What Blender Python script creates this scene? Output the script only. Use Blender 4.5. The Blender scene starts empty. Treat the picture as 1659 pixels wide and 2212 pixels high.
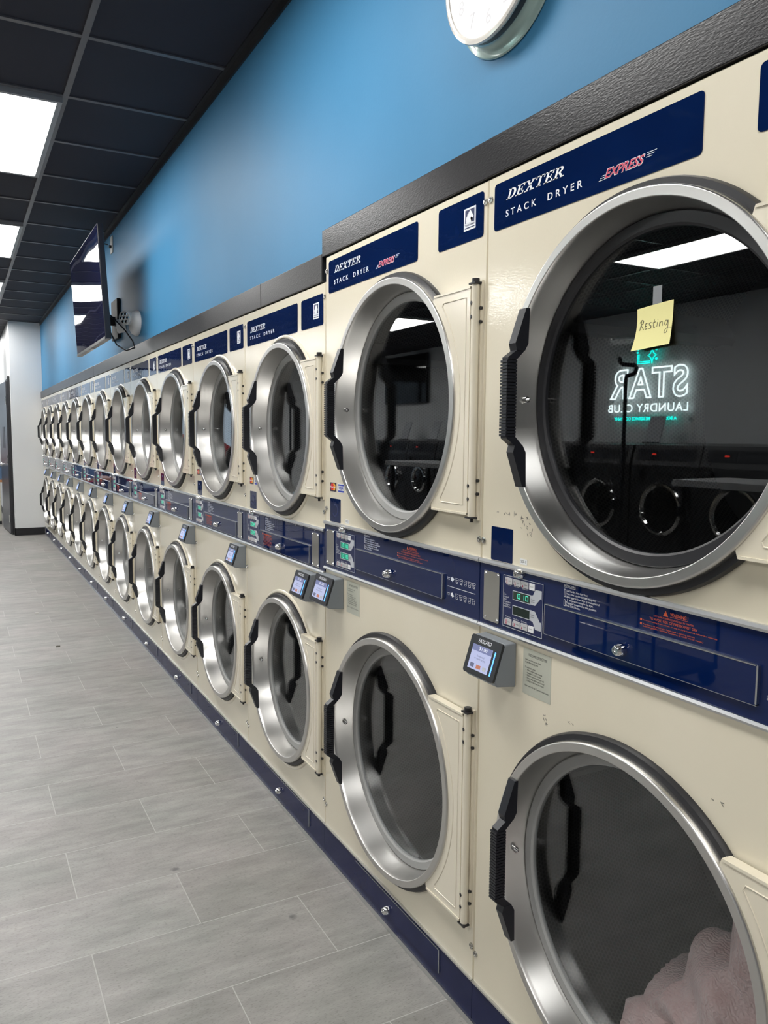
import bpy, bmesh, math, random
from mathutils import Vector, Matrix, noise
random.seed(7)
SC = bpy.context.scene
COL = SC.collection
PI = math.pi

# ------------------------------------------------------------------ camera
def make_camera():
    cx, cy, cz, yaw, pitch, roll, fpx = (-1.03588, -2.32428, 1.41022, 0.493294, -0.0954505, 0.00806826, 1708.615)
    f = Vector((math.sin(yaw)*math.cos(pitch), math.cos(yaw)*math.cos(pitch), math.sin(pitch)))
    r = f.cross(Vector((0, 0, 1))).normalized(); u = r.cross(f)
    r2 = math.cos(roll)*r + math.sin(roll)*u
    u2 = -math.sin(roll)*r + math.cos(roll)*u
    cd = bpy.data.cameras.new('camera'); co = bpy.data.objects.new('camera', cd); COL.objects.link(co)
    cd.sensor_fit = 'VERTICAL'; cd.sensor_height = 36.0; cd.lens = fpx/2212*36.0
    cd.clip_start = 0.02; cd.clip_end = 200
    m = Matrix(((r2.x, u2.x, -f.x, cx), (r2.y, u2.y, -f.y, cy), (r2.z, u2.z, -f.z, cz), (0, 0, 0, 1)))
    co.matrix_world = m
    SC.camera = co
make_camera()

# ------------------------------------------------------------------ world and exposure
LAMP = 18.0          # emission of the ceiling panels
SC.view_settings.view_transform = 'Standard'
SC.view_settings.look = 'None'
SC.view_settings.gamma = 1.0
SC.view_settings.use_curve_mapping = False
SC.view_settings.exposure = 0.0
w = bpy.data.worlds.new('daylight'); SC.world = w; w.use_nodes = True
nt = w.node_tree; bg = nt.nodes['Background']
bg.inputs[0].default_value = (0.72, 0.85, 1.0, 1); bg.inputs[1].default_value = 1.0
w.cycles.sampling_method = 'NONE'

# ------------------------------------------------------------------ materials
MATS = {}
def base(name):
    m = bpy.data.materials.new(name); m.use_nodes = True
    MATS[name] = m
    return m, m.node_tree, m.node_tree.nodes['Principled BSDF']
def setp(b, **k):
    for a, v in k.items():
        b.inputs[a.replace('_', ' ')].default_value = v
def simple(name, col, rough=0.5, metal=0.0, coat=0.0, spec=0.5):
    m, t, b = base(name)
    b.inputs['Base Color'].default_value = (*col, 1); b.inputs['Roughness'].default_value = rough
    b.inputs['Metallic'].default_value = metal; b.inputs['Coat Weight'].default_value = coat
    b.inputs['Coat Roughness'].default_value = 0.04; b.inputs['Specular IOR Level'].default_value = spec
    return m
def nd(t, kind, **props):
    n = t.nodes.new(kind)
    for k, v in props.items(): setattr(n, k, v)
    return n
def bump(t, b, scale, strength, detail=2.0, dist=0.001, stretch=None, kind='Object', to='Normal'):
    tc = nd(t, 'ShaderNodeTexCoord'); mp = nd(t, 'ShaderNodeMapping')
    t.links.new(tc.outputs[kind], mp.inputs[0])
    if stretch: mp.inputs['Scale'].default_value = stretch
    n = nd(t, 'ShaderNodeTexNoise'); n.inputs['Scale'].default_value = scale; n.inputs['Detail'].default_value = detail
    t.links.new(mp.outputs[0], n.inputs['Vector'])
    bp = nd(t, 'ShaderNodeBump'); bp.inputs['Strength'].default_value = strength; bp.inputs['Distance'].default_value = dist
    t.links.new(n.outputs[0], bp.inputs['Height']); t.links.new(bp.outputs[0], b.inputs[to])
    return n
def varcol(t, b, c1, c2, scale, detail=3.0, stretch=None, lo=0.35, hi=0.65, kind='Object'):
    tc = nd(t, 'ShaderNodeTexCoord'); mp = nd(t, 'ShaderNodeMapping')
    t.links.new(tc.outputs[kind], mp.inputs[0])
    if stretch: mp.inputs['Scale'].default_value = stretch
    n = nd(t, 'ShaderNodeTexNoise'); n.inputs['Scale'].default_value = scale; n.inputs['Detail'].default_value = detail
    t.links.new(mp.outputs[0], n.inputs['Vector'])
    r = nd(t, 'ShaderNodeValToRGB'); r.color_ramp.elements[0].position = lo; r.color_ramp.elements[1].position = hi
    r.color_ramp.elements[0].color = (*c1, 1); r.color_ramp.elements[1].color = (*c2, 1)
    t.links.new(n.outputs[0], r.inputs[0]); t.links.new(r.outputs[0], b.inputs['Base Color'])
    return r

# enamel of the dryers: cream, orange-peel gloss
m, t, b = base('cream_enamel'); setp(b, Roughness=0.4); b.inputs['Specular IOR Level'].default_value = 0.2; b.inputs['Coat Weight'].default_value = 1.0; b.inputs['Coat Roughness'].default_value = 0.09; b.inputs['Coat IOR'].default_value = 1.55
varcol(t, b, (0.755, 0.69, 0.535), (0.795, 0.73, 0.58), 2.2)
bump(t, b, 230, 0.22, 1.0, 0.001, to='Coat Normal')
m, t, b = base('cream_plate'); setp(b, Roughness=0.4); b.inputs['Specular IOR Level'].default_value = 0.2; b.inputs['Coat Weight'].default_value = 1.0; b.inputs['Coat Roughness'].default_value = 0.09; b.inputs['Coat IOR'].default_value = 1.55
varcol(t, b, (0.785, 0.72, 0.575), (0.825, 0.76, 0.62), 3.0)
bump(t, b, 300, 0.16, 1.0, 0.001, to='Coat Normal')
m, t, b = base('worn_hinge_paint'); setp(b, Roughness=0.4)
varcol(t, b, (0.20, 0.14, 0.09), (0.75, 0.68, 0.53), 18, 6, (1, 1, 0.3), 0.30, 0.42)
# brushed steel
m, t, b = base('brushed_steel'); setp(b, Metallic=1.0, Roughness=0.30)
b.inputs['Base Color'].default_value = (0.64, 0.63, 0.61, 1)
tc = nd(t, 'ShaderNodeTexCoord'); n = nd(t, 'ShaderNodeTexNoise'); n.inputs['Scale'].default_value = 5; n.inputs['Detail'].default_value = 1
t.links.new(tc.outputs['Object'], n.inputs['Vector'])
mr = nd(t, 'ShaderNodeMapRange'); mr.inputs['To Min'].default_value = 0.278; mr.inputs['To Max'].default_value = 0.31
t.links.new(n.outputs[0], mr.inputs[0]); t.links.new(mr.outputs[0], b.inputs['Roughness'])
simple('rim_steel', (0.58, 0.58, 0.57), 0.30, 1.0)
simple('aluminium', (0.66, 0.67, 0.68), 0.28, 1.0)
simple('chrome', (0.80, 0.80, 0.80), 0.10, 1.0)
simple('steel_plate', (0.60, 0.59, 0.56), 0.13, 1.0)
simple('screw_metal', (0.50, 0.49, 0.46), 0.25, 1.0)
simple('black_rubber', (0.016, 0.016, 0.019), 0.42)
simple('grey_rubber', (0.34, 0.34, 0.33), 0.45)
m, t, b = base('black_plastic'); setp(b, Roughness=0.38); b.inputs['Base Color'].default_value = (0.014, 0.015, 0.020, 1)
bump(t, b, 500, 0.08, 1.0, 0.0005)
m, t, b = base('navy_vinyl'); b.inputs['Specular IOR Level'].default_value = 0.0; setp(b, Roughness=0.22); b.inputs['Coat Weight'].default_value = 1.0
b.inputs['Coat Roughness'].default_value = 0.03
varcol(t, b, (0.0014, 0.010, 0.058), (0.002, 0.013, 0.072), 6)
tc = nd(t, 'ShaderNodeTexCoord'); n = nd(t, 'ShaderNodeTexNoise'); n.inputs['Scale'].default_value = 26
n.inputs['Detail'].default_value = 2
t.links.new(tc.outputs['Object'], n.inputs['Vector'])
bp = nd(t, 'ShaderNodeBump'); bp.inputs['Strength'].default_value = 0.05; bp.inputs['Distance'].default_value = 0.004
t.links.new(n.outputs[0], bp.inputs['Height']); t.links.new(bp.outputs[0], b.inputs['Coat Normal'])
m, t, b = base('navy_panel'); b.inputs['Specular IOR Level'].default_value = 0.0; setp(b, Roughness=0.25); b.inputs['Coat Weight'].default_value = 1.0
b.inputs['Coat Roughness'].default_value = 0.02
varcol(t, b, (0.0014, 0.010, 0.064), (0.002, 0.013, 0.076), 5)
m, t, b = base('navy_kick'); setp(b, Roughness=0.4); b.inputs['Specular IOR Level'].default_value = 0.0; b.inputs['Coat Weight'].default_value = 0.6
b.inputs['Coat Roughness'].default_value = 0.12
varcol(t, b, (0.008, 0.013, 0.058), (0.013, 0.018, 0.072), 7)
simple('keypad_navy', (0.012, 0.020, 0.085), 0.3)
simple('print_white', (0.82, 0.84, 0.88), 0.5)
simple('print_red', (0.62, 0.03, 0.09), 0.5)
simple('print_orange', (0.72, 0.12, 0.04), 0.5)
simple('print_grey', (0.52, 0.54, 0.58), 0.5)
simple('print_dark', (0.03, 0.03, 0.035), 0.6)
simple('print_navy', (0.01, 0.02, 0.09), 0.5)
simple('button_grey', (0.55, 0.55, 0.56), 0.4)
simple('button_white', (0.85, 0.85, 0.86), 0.4)
simple('card_red', (0.75, 0.02, 0.02), 0.4)
simple('card_yellow', (0.95, 0.45, 0.02), 0.4)
simple('card_blue', (0.02, 0.05, 0.45), 0.4)
simple('card_dark', (0.03, 0.025, 0.06), 0.4)
simple('sticker_white', (0.82, 0.83, 0.82), 0.4)
simple('sticker_grey_green', (0.50, 0.51, 0.43), 0.45)
simple('lcd_off', (0.004, 0.018, 0.012), 0.12)
simple('reader_grey', (0.22, 0.24, 0.26), 0.42)
simple('reader_black', (0.018, 0.019, 0.023), 0.3)
simple('dark_gap', (0.01, 0.009, 0.008), 0.9)
simple('scuff_dark', (0.16, 0.15, 0.13), 0.8)
def emis(name, col, s, base_col=(0.02, 0.02, 0.02)):
    m, t, b = base(name)
    b.inputs['Base Color'].default_value = (*base_col, 1); b.inputs['Roughness'].default_value = 0.15
    b.inputs['Emission Color'].default_value = (*col, 1); b.inputs['Emission Strength'].default_value = s
    if name != 'lamp_diffuser': m.cycles.emission_sampling = 'NONE'
    return m
emis('led_teal', (0.0, 0.34, 0.22), 0.55); emis('led_digit', (0.10, 1.0, 0.65), 1.1)
emis('led_dark', (0.01, 0.07, 0.04), 0.25)
emis('screen_lavender', (0.50, 0.54, 0.80), 0.95); emis('screen_head', (0.22, 0.25, 0.48), 0.8)
emis('screen_ink', (0.20, 0.22, 0.38), 0.6); emis('screen_orange', (0.7, 0.25, 0.15), 0.7); emis('screen_white', (0.9, 0.92, 1.0), 1.0)
emis('blue_strip', (0.10, 0.35, 1.0), 2.4)
emis('lamp_diffuser', (1.0, 0.99, 0.965), LAMP, (0.8, 0.8, 0.8))
emis('neon_white', (0.85, 1.0, 1.0), 12.0); emis('neon_teal', (0.0, 0.85, 0.72), 13.0)
emis('washer_red', (1.0, 0.05, 0.03), 3.0)
# glass of the dryer doors
def glass(name, tint, extra):
    m, t, b = base(name); t.nodes.remove(b)
    out = t.nodes['Material Output']
    tr = nd(t, 'ShaderNodeBsdfTransparent'); tr.inputs[0].default_value = (*tint, 1)
    gl = nd(t, 'ShaderNodeBsdfGlossy'); gl.inputs['Roughness'].default_value = 0.0
    gl.inputs['Color'].default_value = (1, 1, 1, 1)
    lw = nd(t, 'ShaderNodeLayerWeight'); lw.inputs['Blend'].default_value = 0.5   # 1 - |cos|
    pw = nd(t, 'ShaderNodeMath', operation='POWER'); pw.inputs[1].default_value = 5.0
    t.links.new(lw.outputs['Facing'], pw.inputs[0])
    f0 = ((extra-1)/(extra+1))**2
    fr = nd(t, 'ShaderNodeMath', operation='MULTIPLY_ADD'); fr.inputs[1].default_value = 1-f0; fr.inputs[2].default_value = f0
    t.links.new(pw.outputs[0], fr.inputs[0])
    mx = nd(t, 'ShaderNodeMixShader')
    t.links.new(fr.outputs[0], mx.inputs[0]); t.links.new(tr.outputs[0], mx.inputs[1]); t.links.new(gl.outputs[0], mx.inputs[2])
    t.links.new(mx.outputs[0], out.inputs['Surface'])
glass('door_glass', (0.84, 0.86, 0.87), 1.62)
glass('clear_acrylic', (0.97, 0.985, 0.98), 1.3)
glass('window_glass', (0.96, 0.98, 0.98), 1.4)
# perforated drum
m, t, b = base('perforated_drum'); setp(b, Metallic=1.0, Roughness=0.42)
tc = nd(t, 'ShaderNodeTexCoord')
def lattice(off):
    d = nd(t, 'ShaderNodeVectorMath', operation='DIVIDE'); d.inputs[1].default_value = (0.0095, 0.01645, 1)
    t.links.new(tc.outputs['UV'], d.inputs[0])
    a = nd(t, 'ShaderNodeVectorMath', operation='ADD'); a.inputs[1].default_value = (off, off, 0)
    t.links.new(d.outputs[0], a.inputs[0])
    f = nd(t, 'ShaderNodeVectorMath', operation='FRACTION'); t.links.new(a.outputs[0], f.inputs[0])
    s = nd(t, 'ShaderNodeVectorMath', operation='SUBTRACT'); s.inputs[1].default_value = (0.5, 0.5, 0)
    t.links.new(f.outputs[0], s.inputs[0])
    q = nd(t, 'ShaderNodeVectorMath', operation='MULTIPLY'); q.inputs[1].default_value = (0.0095, 0.01645, 0)
    t.links.new(s.outputs[0], q.inputs[0])
    l = nd(t, 'ShaderNodeVectorMath', operation='LENGTH'); t.links.new(q.outputs[0], l.inputs[0])
    return l.outputs['Value']
mn = nd(t, 'ShaderNodeMath', operation='MINIMUM')
t.links.new(lattice(0.0), mn.inputs[0]); t.links.new(lattice(0.5), mn.inputs[1])
lt = nd(t, 'ShaderNodeMath', operation='LESS_THAN'); lt.inputs[1].default_value = 0.0034
t.links.new(mn.outputs[0], lt.inputs[0])
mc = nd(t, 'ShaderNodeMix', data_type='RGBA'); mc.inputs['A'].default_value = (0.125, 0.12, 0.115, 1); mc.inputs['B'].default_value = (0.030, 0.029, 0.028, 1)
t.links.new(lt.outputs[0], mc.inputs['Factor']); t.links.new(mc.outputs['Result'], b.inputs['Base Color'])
simple('drum_steel', (0.40, 0.39, 0.38), 0.45, 1.0)
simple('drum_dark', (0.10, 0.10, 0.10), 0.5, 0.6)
# building
m, t, b = base('blue_wall_paint'); setp(b, Roughness=0.55); b.inputs['Specular IOR Level'].default_value = 0.22
varcol(t, b, (0.050, 0.208, 0.385), (0.058, 0.225, 0.41), 1.4)
bump(t, b, 120, 0.12, 3.0, 0.002)
m, t, b = base('white_wall_paint'); setp(b, Roughness=0.5); varcol(t, b, (0.76, 0.77, 0.78), (0.80, 0.81, 0.82), 1.0)
bump(t, b, 140, 0.08, 3.0, 0.002)
m, t, b = base('grey_wall_paint'); setp(b, Roughness=0.5); varcol(t, b, (0.30, 0.30, 0.31), (0.33, 0.33, 0.34), 1.0)
m, t, b = base('black_board_paint'); setp(b, Roughness=0.29); b.inputs['Specular IOR Level'].default_value = 0.32; b.inputs['Base Color'].default_value = (0.0115, 0.011, 0.013, 1)
bump(t, b, 230, 0.22, 3.0, 0.002, (1, 0.5, 1.4))
m, t, b = base('ceiling_tile'); setp(b, Roughness=0.75)
varcol(t, b, (0.0130, 0.0130, 0.0240), (0.0158, 0.0158, 0.0285), 3); bump(t, b, 350, 0.25, 2.0, 0.002)
simple('grid_metal', (0.115, 0.112, 0.122), 0.38)
simple('light_frame', (0.35, 0.35, 0.36), 0.5)
simple('baseboard_vinyl', (0.010, 0.010, 0.013), 0.4)
m, t, b = base('door_paint'); setp(b, Roughness=0.3); varcol(t, b, (0.045, 0.046, 0.052), (0.055, 0.056, 0.062), 4)
simple('door_frame_black', (0.012, 0.012, 0.015), 0.4)
simple('outlet_ivory', (0.62, 0.62, 0.60), 0.4)
simple('white_plastic', (0.78, 0.80, 0.82), 0.35)
simple('grey_plastic', (0.45, 0.47, 0.50), 0.4)
simple('lens_clear', (0.85, 0.88, 0.90), 0.12, 0.3)
simple('clock_green', (0.36, 0.49, 0.45), 0.22, 0.25, 0.6)
simple('clock_band', (0.045, 0.045, 0.06), 0.3, 0.3)
simple('clock_rim', (0.80, 0.76, 0.70), 0.2, 0.2)
simple('clock_face', (0.90, 0.91, 0.92), 0.35)
simple('clock_ink', (0.55, 0.54, 0.56), 0.5)
simple('tv_black', (0.006, 0.007, 0.012), 0.30)
simple('matt_black', (0.008, 0.008, 0.010), 0.65)
simple('tv_edge', (0.10, 0.10, 0.10), 0.3)
m, t, b = base('tv_screen'); setp(b, Roughness=0.02); b.inputs['Base Color'].default_value = (0.006, 0.008, 0.040, 1)
b.inputs['IOR'].default_value = 1.75
tc = nd(t, 'ShaderNodeTexCoord'); mp = nd(t, 'ShaderNodeMapping'); mp.inputs['Scale'].default_value = (1, 0.9, 1.6)
t.links.new(tc.outputs['Object'], mp.inputs[0])
n = nd(t, 'ShaderNodeTexNoise'); n.inputs['Scale'].default_value = 2.2; n.inputs['Detail'].default_value = 0.0
t.links.new(mp.outputs[0], n.inputs['Vector'])
bp = nd(t, 'ShaderNodeBump'); bp.inputs['Strength'].default_value = 0.05; bp.inputs['Distance'].default_value = 0.05
t.links.new(n.outputs[0], bp.inputs['Height']); t.links.new(bp.outputs[0], b.inputs['Normal'])
simple('note_yellow', (0.86, 0.80, 0.36), 0.7)
simple('ink_black', (0.015, 0.015, 0.02), 0.6)
m, t, b = base('tape_clear'); setp(b, Roughness=0.28); b.inputs['Base Color'].default_value = (0.40, 0.41, 0.43, 1); b.inputs['Alpha'].default_value = 0.55
m, t, b = base('pink_towel'); setp(b, Roughness=0.95)
varcol(t, b, (0.80, 0.52, 0.48), (0.90, 0.64, 0.60), 30, 4)
b.inputs['Sheen Weight'].default_value = 0.4
wv = nd(t, 'ShaderNodeTexWave'); wv.inputs['Scale'].default_value = 60; wv.inputs['Distortion'].default_value = 11; wv.inputs['Detail'].default_value = 2
tc = nd(t, 'ShaderNodeTexCoord'); t.links.new(tc.outputs['Object'], wv.inputs['Vector'])
bp = nd(t, 'ShaderNodeBump'); bp.inputs['Strength'].default_value = 0.5; bp.inputs['Distance'].default_value = 0.004
t.links.new(wv.outputs[0], bp.inputs['Height']); t.links.new(bp.outputs[0], b.inputs['Normal'])
m, t, b = base('red_cloth'); setp(b, Roughness=0.9); varcol(t, b, (0.36, 0.05, 0.06), (0.50, 0.16, 0.17), 9, 3)
bump(t, b, 60, 0.4, 3, 0.004)
m, t, b = base('pale_cloth'); setp(b, Roughness=0.9); varcol(t, b, (0.55, 0.57, 0.58), (0.72, 0.73, 0.72), 9, 3)
bump(t, b, 60, 0.4, 3, 0.004)
m, t, b = base('blue_cloth'); setp(b, Roughness=0.9); varcol(t, b, (0.10, 0.22, 0.32), (0.20, 0.36, 0.46), 9, 3)
simple('washer_steel', (0.06, 0.06, 0.065), 0.35, 0.7)
simple('washer_top', (0.12, 0.12, 0.125), 0.3, 0.8)
simple('washer_glass', (0.004, 0.004, 0.005), 0.05)
simple('table_top', (0.48, 0.48, 0.49), 0.4)
m, t, b = base('wood_top'); setp(b, Roughness=0.4); varcol(t, b, (0.32, 0.14, 0.05), (0.45, 0.21, 0.09), 6, 4, (1, 12, 1))
simple('table_leg', (0.55, 0.52, 0.42), 0.5)
simple('bin_blue', (0.10, 0.16, 0.28), 0.3)
simple('pavement', (0.40, 0.40, 0.40), 0.8)
simple('car_red', (0.55, 0.02, 0.02), 0.25, 0, 1.0)
simple('car_glass', (0.02, 0.02, 0.03), 0.05)
simple('tyre', (0.015, 0.015, 0.015), 0.8)
simple('lint', (0.75, 0.73, 0.68), 0.9)

# floor: grey wood-look porcelain, 0.60 x 0.296 m in running bond
m, t, b = base('floor_tile'); setp(b, Roughness=0.42); b.inputs['Specular IOR Level'].default_value = 0.36
tc = nd(t, 'ShaderNodeTexCoord'); mp = nd(t, 'ShaderNodeMapping')
mp.inputs['Location'].default_value = (0.468 + 60.0, 0.4632 + 0.2963*100, 0)
t.links.new(tc.outputs['Object'], mp.inputs[0])
def brick(c1, c2, mort, size):
    br = nd(t, 'ShaderNodeTexBrick', offset=0.5, offset_frequency=2, squash=1.0)
    br.inputs['Color1'].default_value = (*c1, 1); br.inputs['Color2'].default_value = (*c2, 1); br.inputs['Mortar'].default_value = (*mort, 1)
    br.inputs['Scale'].default_value = 1.0; br.inputs['Mortar Size'].default_value = size; br.inputs['Mortar Smooth'].default_value = 0.1
    br.inputs['Brick Width'].default_value = 0.60; br.inputs['Row Height'].default_value = 0.2963; br.inputs['Bias'].default_value = 0.0
    t.links.new(mp.outputs[0], br.inputs['Vector'])
    return br
br = brick((0.312, 0.302, 0.290), (0.365, 0.356, 0.344), (0.34, 0.335, 0.325), 0.0014)
nz = nd(t, 'ShaderNodeTexNoise'); nz.inputs['Scale'].default_value = 5.5; nz.inputs['Detail'].default_value = 10; nz.inputs['Roughness'].default_value = 0.70
ms = nd(t, 'ShaderNodeMapping'); ms.inputs['Scale'].default_value = (0.8, 2.9, 1); t.links.new(tc.outputs['Object'], ms.inputs[0])
t.links.new(ms.outputs[0], nz.inputs['Vector'])
rp = nd(t, 'ShaderNodeValToRGB'); rp.color_ramp.elements[0].position = 0.30; rp.color_ramp.elements[1].position = 0.70
rp.color_ramp.elements[0].color = (0.68, 0.68, 0.67, 1); rp.color_ramp.elements[1].color = (1.14, 1.13, 1.12, 1)
t.links.new(nz.outputs[0], rp.inputs[0])
mu = nd(t, 'ShaderNodeMix', data_type='RGBA', blend_type='MULTIPLY'); mu.inputs['Factor'].default_value = 1.0
t.links.new(br.outputs['Color'], mu.inputs['A']); t.links.new(rp.outputs[0], mu.inputs['B'])
# speckled pits
n2 = nd(t, 'ShaderNodeTexNoise'); n2.inputs['Scale'].default_value = 120; n2.inputs['Detail'].default_value = 3
t.links.new(ms.outputs[0], n2.inputs['Vector'])
r2 = nd(t, 'ShaderNodeValToRGB'); r2.color_ramp.elements[0].position = 0.33; r2.color_ramp.elements[1].position = 0.45
r2.color_ramp.elements[0].color = (0.74, 0.74, 0.73, 1); r2.color_ramp.elements[1].color = (1, 1, 1, 1)
t.links.new(n2.outputs[0], r2.inputs[0])
m2 = nd(t, 'ShaderNodeMix', data_type='RGBA', blend_type='MULTIPLY'); m2.inputs['Factor'].default_value = 1.0
t.links.new(mu.outputs['Result'], m2.inputs['A']); t.links.new(r2.outputs[0], m2.inputs['B'])
n4 = nd(t, 'ShaderNodeTexNoise'); n4.inputs['Scale'].default_value = 2.6; n4.inputs['Detail'].default_value = 4
t.links.new(tc.outputs['Object'], n4.inputs['Vector'])
r4 = nd(t, 'ShaderNodeValToRGB'); r4.color_ramp.elements[0].position = 0.35; r4.color_ramp.elements[1].position = 0.66
r4.color_ramp.elements[0].color = (0.93, 0.95, 0.93, 1); r4.color_ramp.elements[1].color = (1.06, 1.03, 1.03, 1)
t.links.new(n4.outputs[0], r4.inputs[0])
m4 = nd(t, 'ShaderNodeMix', data_type='RGBA', blend_type='MULTIPLY'); m4.inputs['Factor'].default_value = 1.0
t.links.new(m2.outputs['Result'], m4.inputs['A']); t.links.new(r4.outputs[0], m4.inputs['B'])
m2 = m4
# pale grout over everything, in the joints
m3 = nd(t, 'ShaderNodeMix', data_type='RGBA'); m3.inputs['B'].default_value = (0.45, 0.44, 0.42, 1)
t.links.new(br.outputs['Fac'], m3.inputs['Factor']); t.links.new(m2.outputs['Result'], m3.inputs['A'])
# three chewing-gum spots
last = m3.outputs['Result']
for (sx, sy, sr) in ((-0.465, 0.155, 0.016), (-0.22, -0.259, 0.014), (-0.41, 1.55, 0.008)):
    ds = nd(t, 'ShaderNodeVectorMath', operation='DISTANCE'); ds.inputs[1].default_value = (sx, sy, 0)
    nn = nd(t, 'ShaderNodeTexNoise'); nn.inputs['Scale'].default_value = 60
    t.links.new(tc.outputs['Object'], nn.inputs['Vector'])
    sc = nd(t, 'ShaderNodeVectorMath', operation='MULTIPLY_ADD'); sc.inputs[1].default_value = (0.02, 0.02, 0); 
    t.links.new(nn.outputs['Color'], sc.inputs[0]); t.links.new(tc.outputs['Object'], sc.inputs[2])
    sb = nd(t, 'ShaderNodeVectorMath', operation='SUBTRACT'); sb.inputs[1].default_value = (0.01, 0.01, 0)
    t.links.new(sc.outputs[0], sb.inputs[0]); t.links.new(sb.outputs[0], ds.inputs[0])
    mr = nd(t, 'ShaderNodeMapRange'); mr.inputs['From Min'].default_value = sr*0.4; mr.inputs['From Max'].default_value = sr
    mr.inputs['To Min'].default_value = 0.75; mr.inputs['To Max'].default_value = 0.0
    t.links.new(ds.outputs['Value'], mr.inputs[0])
    mm = nd(t, 'ShaderNodeMix', data_type='RGBA'); mm.inputs['B'].default_value = (0.10, 0.10, 0.10, 1)
    t.links.new(mr.outputs[0], mm.inputs['Factor']); t.links.new(last, mm.inputs['A']); last = mm.outputs['Result']
t.links.new(last, b.inputs['Base Color'])
bp = nd(t, 'ShaderNodeBump'); bp.inputs['Strength'].default_value = 0.35; bp.inputs['Distance'].default_value = 0.002; bp.invert = True
t.links.new(br.outputs['Fac'], bp.inputs['Height'])
bp2 = nd(t, 'ShaderNodeBump'); bp2.inputs['Strength'].default_value = 0.10; bp2.inputs['Distance'].default_value = 0.002
t.links.new(nz.outputs[0], bp2.inputs['Height']); t.links.new(bp.outputs[0], bp2.inputs['Normal'])
t.links.new(bp2.outputs[0], b.inputs['Normal'])

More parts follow.
